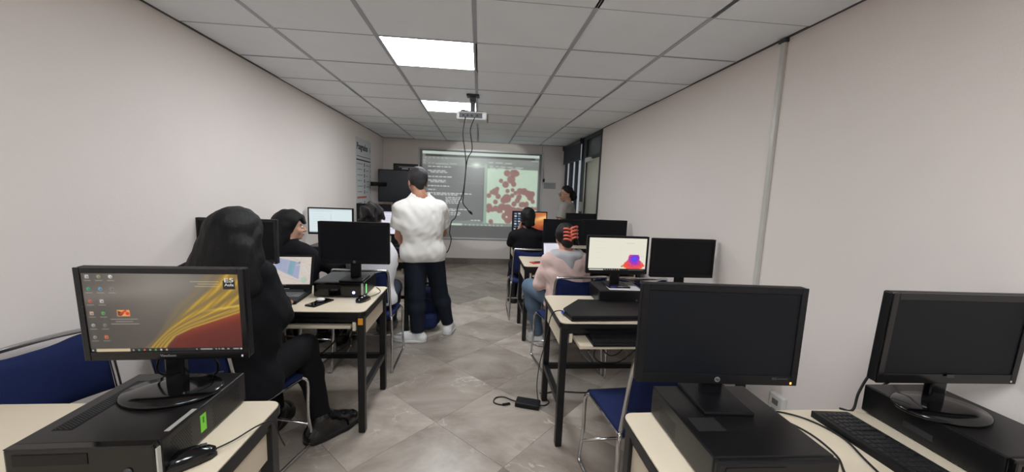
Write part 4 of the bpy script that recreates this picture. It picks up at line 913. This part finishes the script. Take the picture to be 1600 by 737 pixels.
    body.el(H+hf*.088*hs-hu*.063*hs,A3(.024,.010,.007)*hs,Mx,.006); body.el(H+hf*.087*hs-hu*.073*hs,A3(.020,.010,.007)*hs,Mx,.005)
    for s in 'LR':
        Wr=A3(*J['w'+s]); d,pn,sg,cu=(handspec or {}).get(s) or (Wr-A3(*J['e'+s]),A3(0,0,-1),1 if s=='L' else -1,.35)
        for a,b,ra,rb,k in hand_prims(Wr,A3(*d),A3(*pn),sg,cu): body.rc(a,b,ra,rb,k)
    bo=link('body',body.mesh('body',skin,base),t)
    # eyes, brows, mouth
    eb=MB(); ib=MB(); br=MB()
    for sx in (-1,1):
        c=H+hr*sx*.031*hs+hf*.083*hs-hu*.001-base; eb.ball(c,.0125*hs,10,8); ib.ball(c+hf*.0085*hs,.0062*hs,8,6)
        br.tube([tuple(H-base+hr*sx*(.016+.011*k)*hs+hf*(.0965-.002*k-.0022*k*k)*hs+hu*(.021+.004*math.sin(k))*hs) for k in range(4)],[.003,.0036,.0034,.002],6)
    e=eb.build('eyes',mat('eye_white',(225,222,216),.2),t,True); ib.build('iris',mat('eye_iris',(40,26,18),.15),e,True); br.build('eyebrows',hair,t,True)
    MB().tube([tuple(H-base+hr*x*hs+hf*(.099-9*x*x)*hs-hu*(.067-3.5*x*x)*hs) for x in (-.024,-.012,0,.012,.024)],[.002,.0042,.0048,.0042,.002],6).build('lips',mat('lips',(150,88,80),.45),t,True)
    # top garment
    if top is not None:
        f=Field(lo,hi,h)
        for a,b,ra,rb in torso: f.rc(a,b,ra,rb,.05,top_off)
        for a,b,ra,rb in sh: f.rc(a,b,ra,rb,.04,top_off)
        for (a,b,ra,rb) in arms:
            if sleeve=='short': f.rc(a,a+(b-a)*.62,ra+.006,ra+.012,.03,top_off)
            else: f.rc(a,b,ra,rb,.03,top_off)
        if sleeve!='short':
            for a,b,ra,rb in fore: f.rc(a,a+(b-a)*.93,ra,rb+.004,.025,top_off*.8)
        f.rc(P-rp*.085*wide-A3(0,0,.05),P+rp*.085*wide-A3(0,0,.05),.098,.098,.05,top_off)
        if topfn: topfn(f,locals())
        if top_noise: f.noise(top_noise*.6,34,seed=3,aniso=(1,1,1.6)); f.noise(top_noise*.55,85,seed=8,aniso=(1,1,1.3))
        # cut: hem, sleeve ends, neckline
        hz=hem if hem is not None else P[2]-.06
        g=f.grid(); keep=(g[2]-hz); armz=np.full_like(f.F,1.)
        for s in 'LR':
            S,E_,Wr=A3(*J['s'+s]),A3(*J['e'+s]),A3(*J['w'+s])
            if sleeve!='short':
                for a,b in ((E_,Wr),):
                    ba=b-a; L=ba@ba; tt=np.clip(((g[0]-a[0])*ba[0]+(g[1]-a[1])*ba[1]+(g[2]-a[2])*ba[2])/L,0,1)
                    armz=np.minimum(armz,np.sqrt(sum((g[i]-a[i]-tt*ba[i])**2 for i in range(3)))-.075)
        f.F=np.maximum(f.F,np.minimum(-keep,np.where(armz<0,-1,1)).astype(np.float32))
        for s in 'LR':
            S,E_,Wr=A3(*J['s'+s]),A3(*J['e'+s]),A3(*J['w'+s])
            if sleeve=='short': c=S+(E_-S)*.66; f.plane(c,E_-S,c+nrm(E_-S)*.06,.10)
            else: c=E_+(Wr-E_)*.94; f.plane(c,Wr-E_,c+nrm(Wr-E_)*.035,.05)
        f.rc(N+A3(0,0,.035+collar),N+A3(0,0,.2+collar),.062 if collar>=0 else .078,.078,0,sub=True)
        link('shirt' if sleeve=='short' else 'jacket',f.mesh('top',top,base),t)
    if bottom is not None:
        f=Field(lo,hi,h); f.rc(torso[0][0],torso[0][1],.1,.1,.05,bot_off); f.rc(P,W,.097+belly*.3,.088+belly*.3,.05,bot_off-.004)
        for a,b,ra,rb in legs: f.rc(a,b,ra,rb,.035,bot_off)
        for a,b,ra,rb in calf: f.rc(a,b,ra,rb+.006,.03,bot_off)
        f.noise(.004,38,seed=5)
        for s in 'LR': K,An=A3(*J['k'+s]),A3(*J['a'+s]); c=An+(K-An)*.02; f.plane(c,An-K,c+nrm(An-K)*.08,.12)
        cz=(hem if hem is not None else P[2]-.06)+.03; f.plane((0,0,cz if J['kL'][2]<P[2]-.2 else P[2]+.13),(0,0,1))
        link('trousers',f.mesh('trousers',bottom,base),t)
    if shoe is not None:
        for s,ft in zip('LR',feet):
            An=A3(*J['a'+s]); p=np.array([q for a,b,_,_ in ft for q in (a,b)]); f=Field(p.min(0)-.09,p.max(0)+.09,min(h,.006))
            for a,b,ra,rb in ft: f.rc(a,b,ra,rb,.02,.008)
            if shoe_h>.1: f.rc(An,An+nrm(A3(*J['k'+s])-An)*(shoe_h-.08),.040,.042,.02,.006)
            top_=An+nrm(A3(*J['k'+s])-An)*(shoe_h-.085 if shoe_h>.1 else .0); f.plane(top_,A3(*J['k'+s])-An)
            f.plane((0,0,base[2]+.014),(0,0,-1))
            so=link('shoe',f.mesh('shoe',shoe,base),t)
            f=Field(p.min(0)-.09,p.max(0)+.09,min(h,.006))
            for a,b,ra,rb in ft[1:]: 
                a,b=a.copy(),b.copy(); a[2]=b[2]=base[2]+.018; f.rc(a,b,ra,rb,.02,.012)
            f.plane((0,0,base[2]+(.036 if shoe_h>.1 else .026)),(0,0,1)); f.plane((0,0,base[2]+.001),(0,0,-1))
            link('sole',f.mesh('sole',shoe_sole or shoe,base),so)
    if hairfn:
        f=Field(lo-.05,hi+.06,min(h,.006)); nm=hairfn(f,H,hr,hf,hu,Mx,N,hs); link('hair',f.mesh('hair',hair,base),t)
    return t,dict(H=H,hr=hr,hf=hf,hu=hu,N=N,C=C,P=P,Mx=Mx,base=base,rv=rv,fw=fwdt)
def seated(x,y,yawd,eye=1.17,seat=.475,lean=.04,hunch=0.,shw=.175,knee=.42,splay=.10,elb=None,footz=None,sc=1.):
    c,s=math.cos(R(yawd)),math.sin(R(yawd)); g=lambda a,b,z:(x+a*c-b*s,y+a*s+b*c,z)
    k=(eye-seat)/.70; z=lambda q: seat+q*k
    J=dict(pelvis=g(0,-.02,seat+.095),chest=g(0,lean+.01,z(.40)),neck=g(0,lean+hunch*.5+.015,z(.555)),head=g(0,lean+hunch+.045,eye),sL=g(-shw,lean+.02,z(.49)),sR=g(shw,lean+.02,z(.49)),
        eL=g(-shw-.06,lean+.20,.765),eR=g(shw+.06,lean+.20,.765),wL=g(-shw+.03,lean+.43,.815),wR=g(shw-.03,lean+.43,.815),
        hL=g(-.09,0,seat+.085),hR=g(.09,0,seat+.085),kL=g(-splay,knee,seat+.055),kR=g(splay,knee,seat+.055),aL=g(-splay,knee+.03,.09),aR=g(splay,knee+.03,.09),tL=g(-splay-.02,knee+.18,.03),tR=g(splay+.02,knee+.18,.03))
    fwd=(-s,c,0); J['look']=fwd; return J,g
SK1=skinmat('skin_light',(206,160,136)); SK2=skinmat('skin_tan',(176,128,104)); SK3=skinmat('skin_medium',(190,146,122))
HB=hairmat('hair_black',(14,13,14)); HD=hairmat('hair_dark',(24,20,19)); HM=hairmat('hair_short_dark',(44,42,43))
def cap(f,H,hr,hf,hu,Mx,hs,off=.014,a=.95,b=.0,k=.02):
    f.el(H+hu*.037*hs-hf*.012,A3(.074,.096,.086)*hs,Mx,0,off)
def cutface(f,H,hf,hu,hs,a=.9,b=0.):
    f.plane(H+hu*b*hs,-hu+hf*a,H,.2)

# --- the man standing in white
J=dict(pelvis=(-.52,3.57,.91),chest=(-.535,3.56,1.23),neck=(-.555,3.58,1.435),head=(-.585,3.62,1.545),sL=(-.71,3.50,1.285),sR=(-.38,3.65,1.30),
    eL=(-.738,3.55,1.035),eR=(-.36,3.79,1.05),wL=(-.725,3.76,.865),wR=(-.52,3.93,1.05),hL=(-.605,3.555,.86),hR=(-.43,3.60,.86),
    kL=(-.575,3.56,.47),kR=(-.375,3.72,.475),aL=(-.565,3.545,.095),aR=(-.285,3.78,.10),tL=(-.765,3.56,.03),tR=(-.265,3.95,.03),look=(-.45,.9,-.12),tilt=0.)
def man_hair(f,H,hr,hf,hu,Mx,N,hs):
    cap(f,H,hr,hf,hu,Mx,hs,.010); f.rc(H-hf*.075-hu*.02,H-hf*.065-hu*.055,.045,.035,.02); f.el(H+hu*.075+hf*.02,A3(.07,.08,.05),Mx,.02); cutface(f,H,hf,hu,hs,.85,-.005); f.noise(.0015,160,2)
mt,_=person('man standing in the aisle in a white t-shirt and dark jeans, seen from behind',(-.5,3.62,0),J,SK2,HM,cloth('tshirt_white',(224,221,215),.02),cloth('jeans_dark',(30,36,46)),cloth('sneaker_white',(224,224,222)),sleeve='short',wide=1.16,belly=.035,headsc=1.10,hairfn=man_hair,hem=.80,collar=-.045,top_noise=.0055,top_off=.02,bot_off=.018,
    handspec={'L':((.1,.95,-.35),(0,0,-1),1,.2),'R':((-.9,.2,.1),(0,-.4,-1),-1,.3)},legw=1.05)
# --- long-haired woman at the laptop
J,g=seated(-1.15,1.76,-6,eye=1.235,seat=.47,lean=.0,hunch=.04,shw=.185,knee=.40,splay=.11)
J.update(head=(-1.12,1.83,1.232),neck=(-1.115,1.80,1.115),chest=(-1.125,1.80,.90),sL=(-1.31,1.77,1.035),sR=(-1.03,1.81,1.05),pelvis=(-1.13,1.76,.565),eR=(-.985,1.88,.835),wR=(-1.085,2.11,.83),eL=(-1.37,1.87,.82),wL=(-1.27,2.13,.845),
    hL=(-1.22,1.78,.56),hR=(-1.04,1.78,.56),kL=(-1.24,2.2,.555),kR=(-.975,2.13,.565),aL=(-1.22,2.25,.10),aR=(-.895,2.14,.12),tL=(-1.22,2.40,.03),tR=(-.765,2.29,.03),look=(.10,1,-.12))
def w1_hair(f,H,hr,hf,hu,Mx,N,hs):
    cap(f,H,hr,hf,hu,Mx,hs,.024); cutface(f,H,hf,hu,hs,2.6,-.12)
    back=H-hf*.075
    for a,b,ra,rb in ((back+hu*.03,back-hu*.14-hf*.02,.085,.085),(back-hu*.05+hr*.05,A3(-1.03,1.735,1.02),.07,.06),(back-hu*.05-hr*.05,A3(-1.22,1.70,1.00),.07,.075),(back-hu*.1,A3(-1.13,1.68,.93),.075,.07),(back-hu*.12-hr*.07,A3(-1.285,1.685,.98),.06,.05),(H-hr*.06+hu*.02,A3(-1.235,1.76,1.05),.045,.04),(H+hr*.062+hu*.0-hf*.01,A3(-1.015,1.80,1.08),.042,.035)): f.rc(a,b,ra,rb,.03)
    for k in range(26):
        u=k/25; x0=-1.30+.27*u; a=H-hf*(.085+.02*math.sin(u*3.1))+hr*(-.07+.14*u)-hu*.02; f.rc(a,A3(x0+random.uniform(-.012,.012),1.655+.06*abs(u-.45)+random.uniform(0,.02),.93+.05*abs(u-.5)+random.uniform(-.03,.03)),.020,.010,.012)
    f.noise(.002,220,4,(1,1,.12))
JK=cloth('jacket_black',(19,19,23))
person('woman with long straight black hair and black jacket seated at the open laptop',(-1.12,1.85,0),J,SK1,HB,JK,cloth('trousers_black',(20,20,23)),mat('boot_leather',(13,13,14),.2,bump=.03,bscale=40,coat=.6),h=.006,hairfn=w1_hair,shoe_h=.17,shoe_sole=mat('boot_sole',(18,18,18),.7),hem=.50,top_off=.024,top_noise=.006,
    handspec={'R':((-.5,.85,.0),(0,0,-1),-1,.3),'L':((.2,.95,.0),(0,0,-1),1,.35)},legw=.98)
# --- woman by the left wall, profile
J,g=seated(-1.52,3.13,-20,eye=1.115,seat=.47,lean=.03,hunch=.03,shw=.165); J['look']=(.93,.40,-.02); J['head']=(-1.555,3.22,1.135); J['neck']=(-1.565,3.20,1.01); J['sL']=(-1.68,3.13,.935); J['sR']=(-1.42,3.13,.93)
def w2_hair(f,H,hr,hf,hu,Mx,N,hs):
    cap(f,H,hr,hf,hu,Mx,hs,.022); cutface(f,H,hf,hu,hs,1.9,-.07)
    for a,b,ra,rb in ((H-hf*.07+hu*.02,H-hf*.09-hu*.17,.07,.06),(H+hr*.07-hf*.03,H+hr*.085-hf*.05-hu*.18,.04,.04),(H-hr*.07-hf*.03,H-hr*.085-hf*.05-hu*.18,.04,.04),(H+hf*.075+hu*.075+hr*.03,H+hf*.098+hu*.03+hr*.03,.018,.010),(H+hf*.078+hu*.075-hr*.02,H+hf*.1+hu*.03-hr*.02,.018,.010),(H+hf*.08+hu*.07,H+hf*.104+hu*.028,.018,.010)): f.rc(a,b,ra,rb,.025)
    f.noise(.003,90,4,(1,1,.3))
person('woman with dark fringe in profile, in black, seated by the left wall',(-1.52,3.2,0),J,SK1,HB,JK,cloth('trousers_black2',(24,24,28)),mat('shoe_black',(20,20,20),.4),h=.008,hairfn=w2_hair)
# --- curly-haired student in white beside the man
J,g=seated(-.88,3.19,3,eye=1.195,seat=.47,lean=.03,hunch=.04,shw=.165); J['sR']=(-.805,3.22,J['sR'][2]); J['sL']=(-1.05,3.22,J['sL'][2]); J['eR']=(-.775,3.38,.80); J['wR']=(-.82,3.62,.815); J['head']=(-.915,3.30,1.205); J['look']=(.18,.95,-.12); J['neck']=(-.90,3.26,1.08)
J['aL']=(-.98,3.86,.09); J['tL']=(-.99,4.02,.03); J['aR']=(-.90,3.92,.09); J['tR']=(-.92,4.08,.03)
def w3_hair(f,H,hr,hf,hu,Mx,N,hs):
    cap(f,H,hr,hf,hu,Mx,hs,.022); f.el(H-hf*.05+hu*.0,A3(.085,.07,.08),Mx,.02)
    cutface(f,H,hf,hu,hs,1.0,-.01); f.noise(.014,95,8)
person('student with short dark curly hair and a white shirt, seated left of the standing man',(-.88,3.3,0),J,SK2,HD,cloth('shirt_white',(222,222,224),.02),cloth('jeans_grey',(70,78,92)),cloth('sneaker_grey',(120,122,126)),h=.008,hairfn=w3_hair)
# --- girl with pink jacket
J,g=seated(.78,3.10,12,eye=1.085,seat=.47,lean=.03,hunch=.03,shw=.165)
J.update(head=(.775,3.23,1.095),neck=(.775,3.19,.965),chest=(.775,3.14,.82),sL=(.62,3.14,.90),sR=(.925,3.17,.905),eL=(.555,3.16,.70),wL=(.60,3.40,.70),eR=(.97,3.25,.70),wR=(.86,3.48,.80),
    hL=(.70,3.12,.555),hR=(.87,3.14,.555),kL=(.505,3.42,.60),kR=(.90,3.55,.53),aL=(.62,3.50,.10),aR=(.92,3.56,.09),tL=(.56,3.63,.03),tR=(.94,3.72,.03),look=(.05,.98,-.22),tilt=.03)
PINK=cloth('jacket_pink',(212,184,176),.04)
def girl_top(f,L):
    C=L['C']; N=L['N']; rv=L['rv']; fw_=L['fwdt']
def girl_hair(f,H,hr,hf,hu,Mx,N,hs):
    cap(f,H,hr,hf,hu,Mx,hs,.016); f.rc(H-hf*.09-hu*.05+hr*.01,H-hf*.105+hu*.05+hr*.012,.040,.036,.02); f.rc(H-hf*.05-hu*.02+hr*.08,H-hf*.05-hu*.06+hr*.095,.026,.022,.02); f.rc(H-hf*.08-hu*.05,H-hf*.05-hu*.07,.05,.035,.02); cutface(f,H,hf,hu,hs,.75,-.015); f.noise(.003,110,8,(1,1,.4))
gt,G=person('girl in pale pink jacket with grey hood, hair up in a coral clip',(.76,3.25,0),J,SK1,HD,PINK,cloth('jeans_blue',(98,116,136)),cloth('sneaker_light',(200,200,198)),h=.006,hairfn=girl_hair,topfn=girl_top,hem=.53,top_off=.020,top_noise=.009,
    handspec={'L':((.3,.6,-.5),(.4,0,-1),1,.5)})
def girl_extra():
    H,hr,hf,hu,N,b,rv,fw_=[G[k] for k in ('H','hr','hf','hu','N','base','rv','fw')]
    f=Field(N-A3(.22,.25,.22),N+A3(.22,.2,.18),.006)          # hood lying on the back
    for k in range(13):
        a=math.pi*(k/12); p=N+rv*.115*math.cos(a)-fw_*(.02+.085*math.sin(a))+A3(0,0,.005-.02*math.sin(a)); 
        if k: f.rc(q,p,.036,.036,.012)
        q=p
    f.rc(N-fw_*.10-rv*.08+A3(0,0,-.02),N-fw_*.125+A3(0,0,-.12),.03,.028,.05); f.rc(N-fw_*.10+rv*.08+A3(0,0,-.02),N-fw_*.125+A3(0,0,-.12),.03,.028,.05); f.rc(N-fw_*.115+A3(0,0,-.03),N-fw_*.13+A3(0,0,-.13),.035,.03,.05)
    f.noise(.004,70,3)
    o=link('hood',f.mesh('hood',cloth('hood_grey',(176,176,178),.04),b),gt); o['label']='grey hood lying on the shoulders'
    CO=mat('clip_coral',(226,110,88),.35); c=H-hf*.138+hu*.02+hr*.028; cl=MB(); cl.tube([tuple(c-b-hu*.05),tuple(c-b+hu*.055)],.010,8)
    for s in (-1,1):
        for k in range(4):
            z=-.045+.030*k+.008*s; pts=[c+hu*z,c+hu*(z+.012)+hr*s*.035-hf*.006,c+hu*(z+.014)+hr*s*.058+hf*.022,c+hu*(z+.006)+hr*s*.06+hf*.05]; cl.tube(smoothpath([tuple(p-b) for p in pts],4),[.010]*5+[.009]*4+[.007]*4,6)
    o=cl.build('hair_clip',CO,gt,True); o['label']='coral claw clip'
    m=MB().tube([tuple(H+hr*s_-b+hu*uu+hf*ff) for s_,uu,ff in ((.10,-.03,-.04),(.125,-.05,-.02),(.13,-.06,.0))],.012,8)
girl_extra()
# --- person in black near the board
J,g=seated(.62,4.44,4,eye=1.165,seat=.47,lean=.03,hunch=.02,shw=.185); J['head']=(.605,4.54,1.165); J['neck']=(.60,4.50,1.03); J['sL']=(.435,4.46,.955); J['sR']=(.785,4.47,.955); J['eL']=(.43,4.77,.825); J['wL']=(.525,4.67,1.02); J['look']=(-.02,1,-.12)
def w5_hair(f,H,hr,hf,hu,Mx,N,hs):
    cap(f,H,hr,hf,hu,Mx,hs,.018); f.rc(H-hf*.075,H-hf*.07-hu*.08,.05,.045,.02); f.rc(H+hr*.05-hf*.02,H+hr*.055-hf*.03-hu*.07,.03,.03,.02); f.rc(H-hr*.05-hf*.03,H-hr*.055-hf*.04-hu*.06,.03,.03,.02); cutface(f,H,hf,hu,hs,1.8,-.07); f.noise(.002,120,3)
person('person with short black hair and black jacket seated before the orange wallpaper monitor',(.62,4.5,0),J,SK2,HB,JK,cloth('trousers_black3',(26,26,30)),mat('shoe_black',(20,20,20),.4),h=.008,hairfn=w5_hair,collar=.015,
    handspec={'L':((.25,.2,1),(1,-.2,0),1,.6)})
# --- standing woman with glasses by the door
J=dict(pelvis=(1.37,5.72,.86),chest=(1.38,5.72,1.15),neck=(1.39,5.72,1.335),head=(1.35,5.725,1.475),sL=(1.285,5.60,1.275),sR=(1.455,5.86,1.275),eL=(1.23,5.57,1.02),eR=(1.50,5.92,1.02),wL=(1.16,5.68,.90),wR=(1.36,5.93,.84),
    hL=(1.33,5.64,.82),hR=(1.42,5.79,.82),kL=(1.32,5.65,.45),kR=(1.41,5.79,.45),aL=(1.33,5.66,.09),aR=(1.41,5.80,.09),tL=(1.18,5.60,.03),tR=(1.27,5.83,.03),look=(-.96,-.2,-.05))
def w6_hair(f,H,hr,hf,hu,Mx,N,hs):
    cap(f,H,hr,hf,hu,Mx,hs,.012); cutface(f,H,hf,hu,hs,.9,.005); f.rc(H-hf*.12+hu*.0,H-hf*.135-hu*.05,.046,.05,.02); f.rc(H-hf*.06-hu*.03,H-hf*.1-hu*.07,.05,.04,.02); f.noise(.004,90,4)
dt,D=person('standing woman with glasses, tied dark hair and grey top by the door',(1.37,5.72,0),J,SK3,HD,cloth('top_grey',(168,164,158),.04),cloth('trousers_dark',(40,42,50)),mat('shoe_black',(20,20,20),.4),h=.007,hairfn=w6_hair,sleeve='short',hem=.80,headsc=1.0)
def glasses(t,D):
    H,hr,hf,hu,b=[D[k] for k in ('H','hr','hf','hu','base')]; g=MB()
    for s in (-1,1):
        c=H-b+hr*s*.032+hf*.108-hu*.004; g.tube([tuple(c+hr*.024*math.cos(a)+hu*.019*math.sin(a)) for a in np.linspace(0,2*math.pi,17)[:-1]],.0022,6,True)
        g.tube([tuple(H-b+hr*s*.056+hf*.106),tuple(H-b+hr*s*.078+hf*.06),tuple(H-b+hr*s*.080-hf*.005),tuple(H-b+hr*s*.078-hf*.015-hu*.015)],.002,6)
    g.tube([tuple(H-b-hr*.009+hf*.111),tuple(H-b+hr*.009+hf*.111)],.002,6)
    g.build('glasses',mat('glasses_frame',(28,22,22),.3),t,True)
glasses(dt,D)
# --- backpack on the floor behind the man
def backpack():
    b=A3(-.535,3.90,0); t=thing('backpack','dark navy backpack standing on the floor behind the man in white','backpack',tuple(b),R(6))
    f=Field((-.26,-.22,-.02),(.26,.22,.52),.008)
    f.rc((-.055,0,.13),(.055,0,.13),.11,.11,.05); f.rc((-.05,0,.26),(.05,0,.26),.105,.105,.06); f.rc((-.05,.01,.37),(.05,.01,.37),.09,.09,.06); f.noise(.005,30,3); f.plane((0,0,.004),(0,0,-1))
    NV=cloth('backpack_navy',(28,36,62)); link('body',f.mesh('pack',NV,(0,0,0)),t)
    f=Field((-.24,-.24,-.02),(.24,.0,.3),.007); f.rc((-.07,-.10,.09),(.07,-.10,.09),.055,.055,.03); f.rc((-.07,-.095,.15),(.07,-.095,.15),.05,.05,.04); f.plane((0,0,.006),(0,0,-1)); f.noise(.003,40,5); link('front_pocket',f.mesh('pocket',cloth('backpack_pocket',(34,46,84)),(0,0,0)),t)
    MB().tube(smoothpath([(-.04,.0,.455),(-.03,.0,.49),(.03,.0,.49),(.04,0,.455)],4),.010,8).build('handle',cloth('strap_black',(18,18,22)),t,True)
    for s in (-1,1): MB().tube(smoothpath([(s*.07,.07,.43),(s*.13,.09,.30),(s*.15,.06,.12),(s*.11,.08,.04)],5),.013,8).build('strap',cloth('strap_black',(18,18,22)),t,True)
    MB().tube(smoothpath([(-.10,-.115,.20),(-.07,-.118,.31),(0,-.11,.36),(.07,-.118,.31),(.10,-.115,.20)],5),.004,6).build('zip',BLKP,t,True)
backpack()
